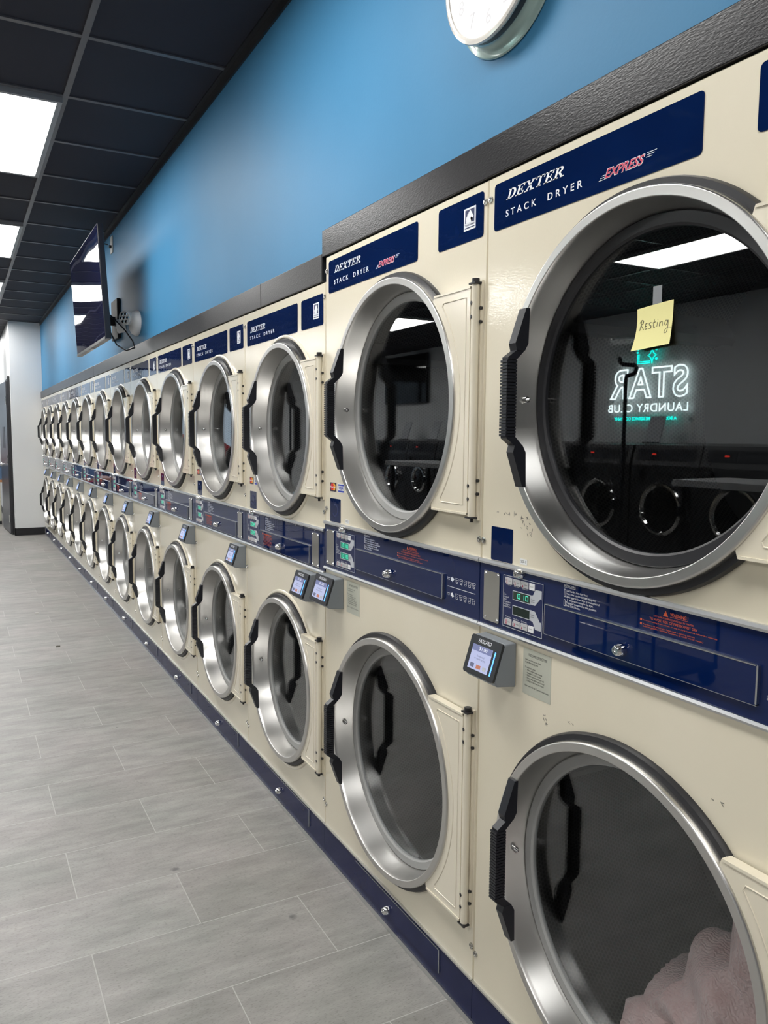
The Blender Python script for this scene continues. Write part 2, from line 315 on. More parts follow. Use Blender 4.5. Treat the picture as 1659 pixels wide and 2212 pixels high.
# ------------------------------------------------------------------ mesh helpers
class MB:
    """collects shapes that become ONE mesh object"""
    def __init__(s): s.v = []; s.f = []; s.uv = []; s.sm = []
    def add(s, vs, fs, smooth=False, uvs=None):
        o = len(s.v); s.v += [tuple(p) for p in vs]
        for i, f in enumerate(fs):
            s.f.append(tuple(o + k for k in f)); s.sm.append(smooth)
            s.uv.append(uvs[i] if uvs else [(0, 0)]*len(f))
        return s
    def box(s, a, b, bev=0.0):
        x0, x1 = sorted((a[0], b[0])); y0, y1 = sorted((a[1], b[1])); z0, z1 = sorted((a[2], b[2]))
        if bev <= 0:
            vs = [(x, y, z) for x in (x0, x1) for y in (y0, y1) for z in (z0, z1)]
            return s.add(vs, [(0, 1, 3, 2), (4, 6, 7, 5), (0, 4, 5, 1), (2, 3, 7, 6), (0, 2, 6, 4), (1, 5, 7, 3)])
        bm = bmesh.new(); bmesh.ops.create_cube(bm, size=1)
        for v in bm.verts:
            v.co = Vector(((x0+x1)/2 + v.co.x*(x1-x0), (y0+y1)/2 + v.co.y*(y1-y0), (z0+z1)/2 + v.co.z*(z1-z0)))
        bmesh.ops.bevel(bm, geom=list(bm.edges), offset=bev, segments=2, profile=0.5, affect='EDGES')
        s.bm(bm); bm.free(); return s
    def bm(s, bm, smooth=False):
        bm.verts.index_update()
        return s.add([v.co[:] for v in bm.verts], [[v.index for v in f.verts] for f in bm.faces], smooth)
    def prism(s, poly, axis, a, b, smooth=False):
        """poly in the two other axes (in x,y,z order), extruded along axis from a to b"""
        n = len(poly)
        def P(p, h):
            q = list(p); q.insert(axis, h); return tuple(q)
        vs = [P(p, a) for p in poly] + [P(p, b) for p in poly]
        fs = [tuple(range(n))[::-1], tuple(range(n, 2*n))]
        s.add(vs, fs)
        o = len(s.v) - 2*n
        for i in range(n):
            j = (i+1) % n
            s.f.append((o+i, o+j, o+n+j, o+n+i)); s.sm.append(smooth); s.uv.append([(0, 0)]*4)
        return s
    def lathe(s, prof, c, axis=0, n=64, closed=False, smooth=True, a0=0.0, a1=2*PI):
        """prof: (height along axis, radius); c: the centre in the other two axes"""
        full = abs(a1-a0-2*PI) < 1e-6
        m = n if full else n+1
        vs = []; L = [0.0]
        for i in range(1, len(prof)): L.append(L[-1] + math.hypot(prof[i][0]-prof[i-1][0], prof[i][1]-prof[i-1][1]))
        R = max(p[1] for p in prof)
        for k in range(m):
            a = a0 + (a1-a0)*k/n
            for h, r in prof:
                q = [c[0] + r*math.cos(a), c[1] + r*math.sin(a)]; q.insert(axis, h); vs.append(tuple(q))
        q = len(prof); fs = []; uvs = []
        e = q if closed else q-1
        for k in range(n):
            k2 = (k+1) % m
            for i in range(e):
                j = (i+1) % q
                fs.append((k*q+i, k*q+j, k2*q+j, k2*q+i))
                u0 = R*(a0+(a1-a0)*k/n); u1 = R*(a0+(a1-a0)*(k+1)/n)
                uvs.append([(u0, L[i]), (u0, L[j]), (u1, L[j]), (u1, L[i])])
        return s.add(vs, fs, smooth, uvs)
    def disc(s, x, c, r, axis=0, n=64, flip=False):
        vs = []
        for k in range(n):
            a = 2*PI*k/n; q = [c[0]+r*math.cos(a), c[1]+r*math.sin(a)]; q.insert(axis, x); vs.append(tuple(q))
        f = tuple(range(n)); uv = [[(v[1], v[2]) for v in vs]]
        return s.add(vs, [f[::-1] if flip else f], False, uv)
    def cyl(s, p0, p1, r, n=12, r1=None, smooth=True):
        p0 = Vector(p0); p1 = Vector(p1); d = (p1-p0).normalized(); r1 = r if r1 is None else r1
        a = d.cross(Vector((0, 0, 1)) if abs(d.z) < 0.9 else Vector((1, 0, 0))).normalized(); b2 = d.cross(a)
        vs = []
        for p, rr in ((p0, r), (p1, r1)):
            for k in range(n):
                w2 = 2*PI*k/n; vs.append(tuple(p + a*rr*math.cos(w2) + b2*rr*math.sin(w2)))
        fs = [(k, (k+1) % n, n+(k+1) % n, n+k) for k in range(n)]
        s.add(vs, fs, smooth); s.add(vs, [tuple(range(n))[::-1], tuple(range(n, 2*n))]); return s
    def tube(s, pts, r, n=8, closed=False):
        pts = [Vector(p) for p in pts]; m = len(pts); rings = []; prev = None
        for i, p in enumerate(pts):
            if closed: d = (pts[(i+1) % m]-pts[i-1]).normalized()
            else: d = (pts[min(i+1, m-1)]-pts[max(i-1, 0)]).normalized()
            if prev is None: a = d.cross(Vector((0.31, 0.2, 0.93))).normalized()
            else: a = (prev - d*prev.dot(d)).normalized()
            prev = a; b2 = d.cross(a)
            rings.append([tuple(p + a*r*math.cos(2*PI*k/n) + b2*r*math.sin(2*PI*k/n)) for k in range(n)])
        vs = [v for q in rings for v in q]; fs = []
        for i in range(m if closed else m-1):
            j = (i+1) % m
            for k in range(n): fs.append((i*n+k, i*n+(k+1) % n, j*n+(k+1) % n, j*n+k))
        s.add(vs, fs, True)
        if not closed: s.add(rings[0]+rings[-1], [tuple(range(n))[::-1], tuple(range(n, 2*n))])
        return s
    def build(s, name, mat, parent=None, loc=None):
        me = bpy.data.meshes.new(name); me.from_pydata(s.v, [], s.f)
        me.polygons.foreach_set('use_smooth', s.sm)
        uvl = me.uv_layers.new(name='UVMap'); flat = [c for f in s.uv for q in f for c in q]
        uvl.data.foreach_set('uv', flat)
        me.materials.append(MATS[mat]); me.validate()
        bm = bmesh.new(); bm.from_mesh(me); bmesh.ops.recalc_face_normals(bm, faces=bm.faces); bm.to_mesh(me); bm.free()
        if any(s.sm):
            try: me.set_sharp_from_angle(angle=math.radians(38))
            except Exception: pass
        o = bpy.data.objects.new(name, me); COL.objects.link(o)
        if parent: o.parent = parent
        if loc: o.location = loc
        return o

def empty(name, label, cat, loc=(0, 0, 0), rotz=0.0, group=None):
    o = bpy.data.objects.new(name, None); COL.objects.link(o); o.location = loc; o.rotation_euler = (0, 0, rotz)
    o.empty_display_size = 0.1
    return tag(o, label, cat, group)
def tag(o, label=None, cat=None, group=None, kind=None):
    if label: o['label'] = label
    if cat: o['category'] = cat
    if group: o['group'] = group
    if kind: o['kind'] = kind
    return o
def struct(mb, name, mat): return tag(mb.build(name, mat), kind='structure')
def copy_tree(o, parent=None):
    c = o.copy(); COL.objects.link(c)
    if parent: c.parent = parent
    for ch in list(o.children): copy_tree(ch, c)
    return c

# dryer-front coordinates: u runs along the row towards the camera, z up, d out of the front into the room
def D(d, u, z): return (-d, -u, z)
def fbox(mb, u0, u1, z0, z1, d0, d1, bev=0.0): return mb.box(D(d0, u0, z0), D(d1, u1, z1), bev)
def fpoly(mb, poly, d0, d1): return mb.prism([(-u, z) for u, z in poly], 0, -d0, -d1)
def rrect(u0, u1, z0, z1, r, n=4):
    out = []
    for cx, cz, a in ((u1-r, z1-r, 0), (u0+r, z1-r, 90), (u0+r, z0+r, 180), (u1-r, z0+r, 270)):
        for k in range(n+1):
            q = math.radians(a + 90*k/n); out.append((cx + r*math.cos(q), cz + r*math.sin(q)))
    return out
def fframe(mb, u0, u1, z0, z1, wd, d0, d1):
    fbox(mb, u0, u1, z1-wd, z1, d0, d1); fbox(mb, u0, u1, z0, z0+wd, d0, d1)
    fbox(mb, u0, u0+wd, z0+wd, z1-wd, d0, d1); fbox(mb, u1-wd, u1, z0+wd, z1-wd, d0, d1)

# lettering -----------------------------------------------------------------
TCACHE = {}
def text2d(s, bold=0.0, spacing=1.0, line=1.0, align='LEFT', outline=0.0):
    """triangles of a line (or lines) of lettering in its own plane"""
    key = (s, bold, spacing, line, align, outline)
    if key in TCACHE: return TCACHE[key]
    cu = bpy.data.curves.new('lettering', 'FONT'); cu.body = s; cu.size = 1.0; cu.offset = bold
    cu.space_character = spacing; cu.space_line = line; cu.align_x = align; cu.resolution_u = 4
    if outline > 0:
        cu.fill_mode = 'NONE'; cu.bevel_depth = outline; cu.bevel_resolution = 1; cu.resolution_u = 6
    o = bpy.data.objects.new('lettering', cu); COL.objects.link(o)
    dg = bpy.context.evaluated_depsgraph_get(); dg.update()
    me = bpy.data.meshes.new_from_object(o.evaluated_get(dg))
    vs = [v.co[:] for v in me.vertices]; fs = [tuple(p.vertices) for p in me.polygons]
    bpy.data.objects.remove(o); bpy.data.curves.remove(cu); bpy.data.meshes.remove(me)
    TCACHE[key] = (vs, fs); return vs, fs
def ftext(mb, s, u0, u1, z0, z1, d, shear=0.0, keep=False, **k):
    """lettering fitted into the box u0..u1, z0..z1 on the dryer front"""
    vs, fs = text2d(s, **k)
    xs = [v[0] + shear*v[1] for v in vs]; ys = [v[1] for v in vs]
    ax, bx, ay, by = min(xs), max(xs), min(ys), max(ys)
    sx = (u1-u0)/(bx-ax); sy = (z1-z0)/(by-ay)
    mb.add([D(d, u0+(x-ax)*sx, z0+(v[1]-ay)*sy) for x, v in zip(xs, vs)], fs)
    return mb
# slab-serif capitals for the maker's name
def arc(cx, cy, rx, ry, a0, a1, n=12):
    return [(cx+rx*math.cos(math.radians(a0+(a1-a0)*k/n)), cy+ry*math.sin(math.radians(a0+(a1-a0)*k/n))) for k in range(n+1)]
def bowl(x0, cy, rx, ry, th):
    o = arc(x0, cy, rx, ry, -90, 90); i = arc(x0, cy, rx-th*1.15, ry-th*0.62, 90, -90)
    return [[o[k], o[k+1], i[len(i)-2-k], i[len(i)-1-k]] for k in range(len(o)-1)]
def R4(a, b, c, d): return [(a, c), (b, c), (b, d), (a, d)]
S = 0.10
SLAB = {
 'D': (0.86, [R4(.12, .30, 0, 1), R4(0, .42, 0, S), R4(0, .42, 1-S, 1)] + bowl(.36, .5, .46, .5, .19)),
 'E': (0.80, [R4(.12, .30, 0, 1), R4(0, .70, 0, S), R4(0, .70, 1-S, 1), R4(.3, .52, .45, .55), R4(.48, .56, .33, .67), R4(.62, .72, 0, .30), R4(.62, .72, .70, 1)]),
 'X': (0.92, [[(.08, .95), (.28, .95), (.82, .05), (.62, .05)], [(.62, .95), (.76, .95), (.26, .05), (.12, .05)], R4(0, .34, 1-S, 1), R4(.52, .86, 1-S, 1), R4(.02, .36, 0, S), R4(.54, .90, 0, S)]),
 'T': (0.82, [R4(.31, .49, 0, 1), R4(0, .80, 1-S, 1), R4(0, .10, .70, 1), R4(.70, .80, .70, 1), R4(.19, .61, 0, S)]),
 'R': (0.90, [R4(.12, .30, 0, 1), R4(0, .42, 0, S), R4(0, .42, 1-S, 1)] + bowl(.36, .73, .36, .27, .17) + [[(.34, .48), (.52, .48), (.84, .06), (.64, .06)], R4(.60, .92, 0, S)]),
}
def slabtext(mb, s, u0, u1, z0, z1, d, shear=0.28):
    pos = 0; polys = []
    for ch in s:
        wd, ps = SLAB[ch]
        for p in ps: polys.append([(pos+x+shear*y, y) for x, y in p])
        pos += wd + 0.02
    ax = min(q[0] for p in polys for q in p); bx = max(q[0] for p in polys for q in p)
    for p in polys:
        mb.add([D(d, u0+(x-ax)/(bx-ax)*(u1-u0), z0+y*(z1-z0)) for x, y in p], [tuple(range(len(p)))])

# ------------------------------------------------------------------ room shell
ZC = 2.923; XL = -6.1; YB = -5.2; YF = 14.0; XC = -0.378; YW = 9.65
struct(MB().box((XL, YB, -0.08), (0.9, YF, 0.0)), 'floor', 'floor_tile')
struct(MB().box((0.02, YB, 1.86), (0.14, YW, ZC)), 'wall_right', 'blue_wall_paint')
mb = MB(); mb.box((XC, YW, 0), (0.14, YW+0.12, ZC)); struct(mb, 'wall_end', 'white_wall_paint')
DY0, DY1, DZ = 9.83, 10.80, 2.13
mb = MB(); mb.box((XC, YW+0.12, 0), (XC+0.12, DY0, ZC)); mb.box((XC, DY0, DZ), (XC+0.12, DY1, ZC)); mb.box((XC, DY1, 0), (XC+0.12, YF, ZC))
mb.box((XC+0.12, DY0-0.1, 0), (XC+0.5, DY1+0.1, 0.001)); mb.box((XC+0.5, DY0-0.2, 0), (XC+0.56, DY1+0.2, ZC))
struct(mb, 'wall_side', 'white_wall_paint')
struct(MB().box((XL-0.12, YB, 0), (XL, YF, ZC)), 'wall_left', 'white_wall_paint')
struct(MB().box((XL, YB-0.12, 0), (0.9, YB, ZC)), 'wall_back', 'grey_wall_paint')
# wall behind the tall pair, past the frame on the right, closes the room
struct(MB().box((0.02, YB, 0), (0.14, -1.76, 1.86)), 'wall_near', 'grey_wall_paint')
# street end with the shop window
WX0, WX1, WZ0, WZ1 = -4.6, -1.0, 0.25, 2.72
mb = MB(); mb.box((XL, YF, 0), (WX0, YF+0.15, ZC)); mb.box((WX1, YF, 0), (XC+0.6, YF+0.15, ZC))
mb.box((WX0, YF, 0), (WX1, YF+0.15, WZ0)); mb.box((WX0, YF, WZ1), (WX1, YF+0.15, ZC))
struct(mb, 'wall_front', 'white_wall_paint')
wn = struct(MB().box((WX0, YF+0.06, WZ0), (WX1, YF+0.068, WZ1)), 'window_1', 'window_glass')
mb = MB()
for x in (WX0, -3.4, -2.2, WX1): mb.box((x-0.03, YF+0.02, WZ0), (x+0.03, YF+0.10, WZ1))
for z in (WZ0, 2.1, WZ1): mb.box((WX0, YF+0.02, z-0.03), (WX1, YF+0.10, z+0.03))
mb.build('window_frame', 'door_frame_black', wn)
struct(MB().box((-16, YF+0.15, -0.12), (12, 48, -0.02)), 'ground', 'pavement')
# ceiling, its T-bar grid, wall angle
struct(MB().box((XL, YB, ZC), (0.14, YF, ZC+0.05)), 'ceiling', 'ceiling_tile')
gx = [-0.55, -1.16, -1.77, -2.38, -2.99, -3.20, -3.81, -4.42, -5.03, -5.64]
gy = [1.02 + 0.61*k for k in range(-10, 22)]
gy = [y for y in gy if YB < y < YF]
mb = MB()
for x in gx: mb.box((x-0.012, YB, ZC-0.008), (x+0.012, YF, ZC))
for y in gy: mb.box((XL, y-0.012, ZC-0.0065), (0.02, y+0.012, ZC))
struct(mb, 'trim_1', 'grid_metal')
mb = MB(); mb.box((-0.006, YB, ZC-0.0075), (0.02, YW, ZC)); mb.box((0.012, YB, ZC-0.042), (0.02, YW, ZC))
mb.box((XC, YW-0.02, ZC-0.006), (0.02, YW, ZC)); struct(mb, 'trim_2', 'door_frame_black')
# black boards above the dryers
for i, (y0, y1, z0, z1) in enumerate(((0.60, 4.80, 1.8945, 1.982), (4.803, 9.645, 1.8945, 1.984), (0.0255, 0.597, 1.8945, 1.981), (-1.76, 0.024, 1.969, 2.05))):
    struct(MB().box((-0.003, y0, z0), (0.0198, y1, z1), 0.002), 'trim_%d' % (i+3), 'black_board_paint')
# baseboards
struct(MB().box((XC-0.008, YW-0.008, 0), (-0.002, YW, 0.103)), 'baseboard_end', 'baseboard_vinyl')
mb = MB(); mb.box((XC-0.008, YW-0.008, 0), (XC, DY0-0.05, 0.103)); mb.box((XC-0.008, DY1+0.05, 0), (XC, YF, 0.103)); struct(mb, 'baseboard_side', 'baseboard_vinyl')
mb = MB(); mb.box((XL, YB, 0), (XL+0.008, YF, 0.103)); struct(mb, 'baseboard_left', 'baseboard_vinyl')
# door ajar in the side wall
dr = MB(); ang = math.radians(3.0)
d1 = struct(MB().box((-0.022, 0.0, 0.012), (0.022, 0.93, DZ-0.01), 0.003), 'door_1', 'door_paint')
d1.location = (XC-0.03, DY0+0.005, 0); d1.rotation_euler = (0, 0, ang)
mb = MB(); mb.cyl((-0.022, 0.865, 0.95), (-0.075, 0.865, 0.95), 0.012); mb.cyl((-0.07, 0.87, 0.95), (-0.07, 0.74, 0.95), 0.010)
mb.lathe([(-0.030, 0.001), (-0.030, 0.032), (-0.022, 0.034)], (0.865, 0.95), 0, 24); mb.build('door_handle', 'chrome', d1)
for z in (0.22, 1.05, 1.86):
    mb = MB(); mb.cyl((-0.028, 0.004, z-0.055), (-0.028, 0.004, z+0.055), 0.008); mb.box((-0.025, 0.005, z-0.05), (-0.022, 0.04, z+0.05)); mb.build('hinge', 'chrome', d1)
mb = MB(); mb.box((-0.0245, 0.30, 1.20), (-0.0222, 0.55, 1.50)); mb.build('notice_plate', 'door_frame_black', d1)
mb = MB(); mb.box((XC-0.03, DY0-0.06, 0), (XC+0.12, DY0, DZ+0.06)); mb.box((XC-0.004, DY1, 0), (XC+0.12, DY1+0.06, DZ+0.06)); mb.box((XC-0.004, DY0, DZ), (XC+0.12, DY1, DZ+0.06))
struct(mb, 'trim_7', 'door_frame_black')

# ------------------------------------------------------------------ ceiling light panels
def panel(x0, x1, y0, label):
    t0 = empty('ceiling_light', label, 'ceiling light', ((x0+x1)/2, y0+0.61, ZC-0.03), group='flat ceiling light panels')
    a, c = (x1-x0)/2, 0.60
    mb = MB(); fw = 0.022
    mb.box((-a, -c, 0.002), (-a+fw, c, 0.028)); mb.box((a-fw, -c, 0.002), (a, c, 0.028)); mb.box((-a+fw, -c, 0.002), (a-fw, -c+fw, 0.028)); mb.box((-a+fw, c-fw, 0.002), (a-fw, c, 0.028))
    mb.build('frame', 'light_frame', t0)
    MB().box((-a+fw, -c+fw, 0.006), (a-fw, c-fw, 0.016)).build('diffuser', 'lamp_diffuser', t0)
rowA = {1.64: 'large bright ceiling panel cut by the left edge, nearest the camera', 4.08: 'second bright ceiling panel on the left edge, beyond the nearest one', 6.52: 'third ceiling panel at the left edge, only a sliver showing',
        -0.80: 'ceiling panel over the aisle, just behind the camera', -3.24: 'ceiling panel over the aisle, farthest behind the camera', 8.96: 'fourth ceiling panel over the aisle, beyond the sliver', 11.40: 'ceiling panel over the aisle, nearest the shop window'}
for y, lb in rowA.items(): panel(-1.148, -0.562, y, lb)
rowB = {1.64: 'ceiling panel mirrored in the nearest upper dryer window', 6.52: 'ceiling panel mirrored in the second tall dryer upper window', 4.08: 'ceiling panel over the washers, between the two mirrored ones',
        -0.80: 'ceiling panel over the washers, just behind the camera', -3.24: 'ceiling panel over the washers, farthest behind the camera', 8.96: 'ceiling panel over the far washers', 11.40: 'ceiling panel over the washers, nearest the shop window'}
for y, lb in rowB.items(): panel(-4.408, -3.822, y, lb)

# ------------------------------------------------------------------ dryers
def annulus(mb, cu, cz, r, u0, u1, z0, z1, d=0.0, n=96):
    """front sheet u0..u1, z0..z1 with a round hole"""
    cor = sorted(math.atan2(zz-cz, uu-cu) % (2*PI) for uu in (u0, u1) for zz in (z0, z1))
    angs = sorted(set([2*PI*k/n for k in range(n)] + cor))
    ins, outs = [], []
    for a in angs:
        c, s = math.cos(a), math.sin(a)
        ts = []
        if c > 1e-9: ts.append((u1-cu)/c)
        if c < -1e-9: ts.append((u0-cu)/c)
        if s > 1e-9: ts.append((z1-cz)/s)
        if s < -1e-9: ts.append((z0-cz)/s)
        tt = min(q for q in ts if q > 0)
        ins.append(D(d, cu+r*c, cz+r*s)); outs.append(D(d, cu+tt*c, cz+tt*s))
    k = len(angs)
    mb.add(ins+outs, [(i, (i+1) % k, k+(i+1) % k, k+i) for i in range(k)])

def horse(mb, u0, u1, z0, z1, d):
    P = [(.08, 0), (.12, .22), (.06, .28), (.16, .40), (.12, .48), (.24, .58), (.22, .68), (.36, .74), (.38, .84), (.52, .88), (.58, 1.0), (.64, .88), (.74, .76), (.84, .58), (.95, .42), (.93, .32), (.84, .28), (.74, .38), (.62, .42), (.60, .26), (.66, .12), (.74, 0)]
    bm = bmesh.new(); vs = [bm.verts.new(D(d, u0+x*(u1-u0), z0+y*(z1-z0))) for x, y in P]
    f = bm.faces.new(vs); bmesh.ops.triangulate(bm, faces=[f]); mb.bm(bm); bm.free()

def make_door(parent, cu, cz, R, gr, hw, black_gasket, plate_half, hinge_u, name):
    """R outer rim radius, gr glass radius"""
    c = (-cu, cz)
    ring = MB().lathe([(0.0, R+0.002), (-0.024, R+0.0005), (-0.0270, R-0.0004), (-0.0282, R-0.0020), (-0.0285, R-0.0030), (-0.0285, R-0.0036), (-0.0285, R-0.0168), (-0.0285, R-0.0174), (-0.0278, R-0.0184), (-0.0265, R-0.0190),
                       (-0.018, R-0.0205), (0.036, R-0.0305), (0.041, R-0.032), (0.041, R-0.010), (0.010, R-0.004)], c, 0, 112, closed=True)
    door = ring.build(name, 'brushed_steel', parent)
    s = MB().lathe([(0.004, R+0.002), (0.004, R+0.0135), (-0.004, R+0.0155), (-0.0125, R+0.012), (-0.0125, R+0.001)], c, 0, 96, closed=True)
    s.build('door_seal', 'black_rubber', door)
    g0 = R-0.0300
    gm = MB().lathe([(0.0445, g0+0.0), (0.036, g0), (0.0325, g0-0.003), (0.0325, gr+0.005), (0.036, gr+0.001), (0.044, gr), (0.0445, gr)], c, 0, 96, closed=True)
    go = gm.build('gasket', 'black_rubber' if black_gasket else 'grey_rubber', door)
    if black_gasket: go['label'] = 'black gasket'
    gl = MB().disc(0.0385, c, gr+0.003, 0, 96); gl.disc(0.0420, c, gr+0.003, 0, 96)
    gl.lathe([(0.0385, gr+0.003), (0.0420, gr+0.003)], c, 0, 96)
    gl.build('window_pane', 'door_glass', door)
    # handle: straight grip standing off from two tapered end blocks
    hu = cu - hw; hb = 0.011
    prof = [(-.178, .027), (-.178, .034), (-.100, .062), (-.086, .056), (-.080, .060), (-.077, .078), (.077, .078), (.080, .060), (.086, .056), (.100, .062), (.178, .034), (.178, .027), (.100, .030), (.078, .056), (-.078, .056), (-.100, .030)]
    hm = MB()
    def hsec(pts, w0, w1):  # pts: (dz, d)
        hm.prism([(-d, cz+dz) for dz, d in pts], 1, -(hu-w0), -(hu+w1))
    for sg in (-1, 1):
        hsec([(sg*.178, .024), (sg*.178, .033), (sg*.108, .058), (sg*.094, .054), (sg*.094, .034), (sg*.108, .026)], hb, hb)
        hsec([(sg*.094, .034), (sg*.094, .054), (sg*.080, .074), (sg*.076, .074), (sg*.076, .053)], hb*.9, hb*.9)
    hsec([(-.077, .053), (-.077, .074), (.077, .074), (.077, .053)], hb*.8, hb*.8)
    nr = 24
    for k in range(nr):
        z0 = -.076 + .152*k/nr
        hsec([(z0, .0525), (z0, .0775), (z0+.0045, .0775), (z0+.0045, .0525)], hb, hb)
    hm.build('handle', 'black_plastic', door)
    # striker bolt through the ring beside the handle
    bm_ = MB(); bu = cu - (R-0.023); bm_.cyl(D(-0.006, bu, cz), D(-0.006, bu+0.012, cz), 0.0062, 10); bm_.cyl(D(-0.006, bu+0.012, cz), D(-0.006, bu+0.019, cz), 0.0048, 10, 0.002)
    bm_.build('striker_bolt', 'chrome', door)
    # hinge side: cream sheet hugging the ring
    H = plate_half; r = R+0.0005; a = math.asin((H-0.012)/r)
    outl = [(cu + r*math.cos(q), cz + r*math.sin(q)) for q in [(-a + 2*a*k/28) for k in range(29)]]
    pol = [(cu + r*math.cos(a) + 0.004, cz+H), (hinge_u, cz+H), (hinge_u, cz-H), (cu + r*math.cos(a) + 0.004, cz-H)] + outl
    pm = MB(); bm = bmesh.new()
    vs = [bm.verts.new(D(0.0225, u, z)) for u, z in pol]; f = bm.faces.new(vs)
    ex = bmesh.ops.extrude_face_region(bm, geom=[f])
    for v in ex['geom']:
        if isinstance(v, bmesh.types.BMVert): v.co.x += 0.012
    bmesh.ops.triangulate(bm, faces=[q for q in bm.faces if len(q.verts) > 4])
    pm.bm(bm); bm.free()
    # folded lip above and below, raised border line
    fbox(pm, cu+r*math.cos(a)+0.006, hinge_u, cz+H-0.004, cz+H+.0008, 0.004, 0.0245); fbox(pm, cu+r*math.cos(a)+0.006, hinge_u, cz-H-.0008, cz-H+0.004, 0.004, 0.0245)
    r2 = r+0.020; a2 = math.asin((H-0.030)/r2)
    line = [D(0.0225, cu+r2*math.cos(q), cz+r2*math.sin(q)) for q in [(-a2+2*a2*k/28) for k in range(29)]]
    ui = hinge_u-0.016
    line = [D(0.0225, ui, cz-H+0.022)] + [D(0.0225, cu+r2*math.cos(a2)+0.004, cz-H+0.022)] + line + [D(0.0225, cu+r2*math.cos(a2)+0.004, cz+H-0.022), D(0.0225, ui, cz+H-0.022)]
    pm.tube(line, 0.0016, 6, closed=True)
    pm.build('hinge_plate', 'cream_plate', door)
    hr = MB(); hr.cyl(D(0.013, hinge_u+0.006, cz-H-0.004), D(0.013, hinge_u+0.006, cz+H+0.004), 0.0095, 14)
    fbox(hr, hinge_u+0.012, hinge_u+0.020, cz-H-0.012, cz+H+0.012, 0.0, 0.006)
    hr.build('hinge_rod', 'cream_plate', door)
    for sg in (-1, 1):
        hd = MB(); fbox(hd, hinge_u-0.006, hinge_u+0.019, cz+sg*(H+0.0045), cz+sg*(H+0.008), 0.0, 0.024)
        hd.cyl(D(0.013, hinge_u+0.006, cz+sg*(H+0.008)), D(0.013, hinge_u+0.006, cz+sg*(H+0.017)), 0.0085 if sg > 0 else 0.004, 12)
        hd.build('hinge_cap', 'black_rubber', door)
        for q in (0.036, 0.066):
            MB().cyl(D(0.019, hinge_u+0.004, cz+sg*(H-q)), D(0.0236, hinge_u+0.003, cz+sg*(H-q)), 0.0042, 10).build('hinge_bolt', 'black_rubber', door)
            MB().cyl(D(0.004, hinge_u+0.0185, cz+sg*(H-q-.012)), D(0.009, hinge_u+0.0185, cz+sg*(H-q-.012)), 0.004, 8).build('hinge_bolt', 'black_rubber', door)
    hg = MB(); fbox(hg, hinge_u+0.0145, hinge_u+0.019, cz-H, cz+H, 0.006, 0.0068); hg.build('hinge_wear', 'worn_hinge_paint', door)
    return door

def make_drum(parent, cu, cz, R, gr, name):
    c = (-cu, cz)
    rd = R+0.035
    mb = MB()
    mb.lathe([(0.056, rd), (0.62, rd)], c, 0, 72)
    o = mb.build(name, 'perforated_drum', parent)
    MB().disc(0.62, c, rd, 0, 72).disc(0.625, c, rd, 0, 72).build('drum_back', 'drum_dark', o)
    q = MB().lathe([(0.002, R+0.0055), (0.046, R+0.004), (0.056, rd)], c, 0, 72); q.build('drum_collar', 'drum_steel', o)
    q = MB()
    for k in range(3):
        a = 0.5 + k*2*PI/3
        pts = [(rd-0.002, -0.035), (rd-0.055, -0.010), (rd-0.055, 0.010), (rd-0.002, 0.035)]
        pol = []
        for rr, tt in pts:
            pol.append((c[0] + rr*math.cos(a) - tt*math.sin(a), c[1] + rr*math.sin(a) + tt*math.cos(a)))
        q.prism(pol, 0, 0.10, 0.60)
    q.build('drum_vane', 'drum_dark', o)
    return o

def lockmesh(mb, u, z, d0, d1, r):
    c = (-u, z)
    mb.lathe([(-d0, r*1.05), (-(d0+(d1-d0)*0.35), r), (-(d1-0.002), r*0.78), (-d1, r*0.62), (-d1, r*0.40), (-(d1-0.003), r*0.36), (-(d1-0.003), 0.0005)], c, 0, 24)

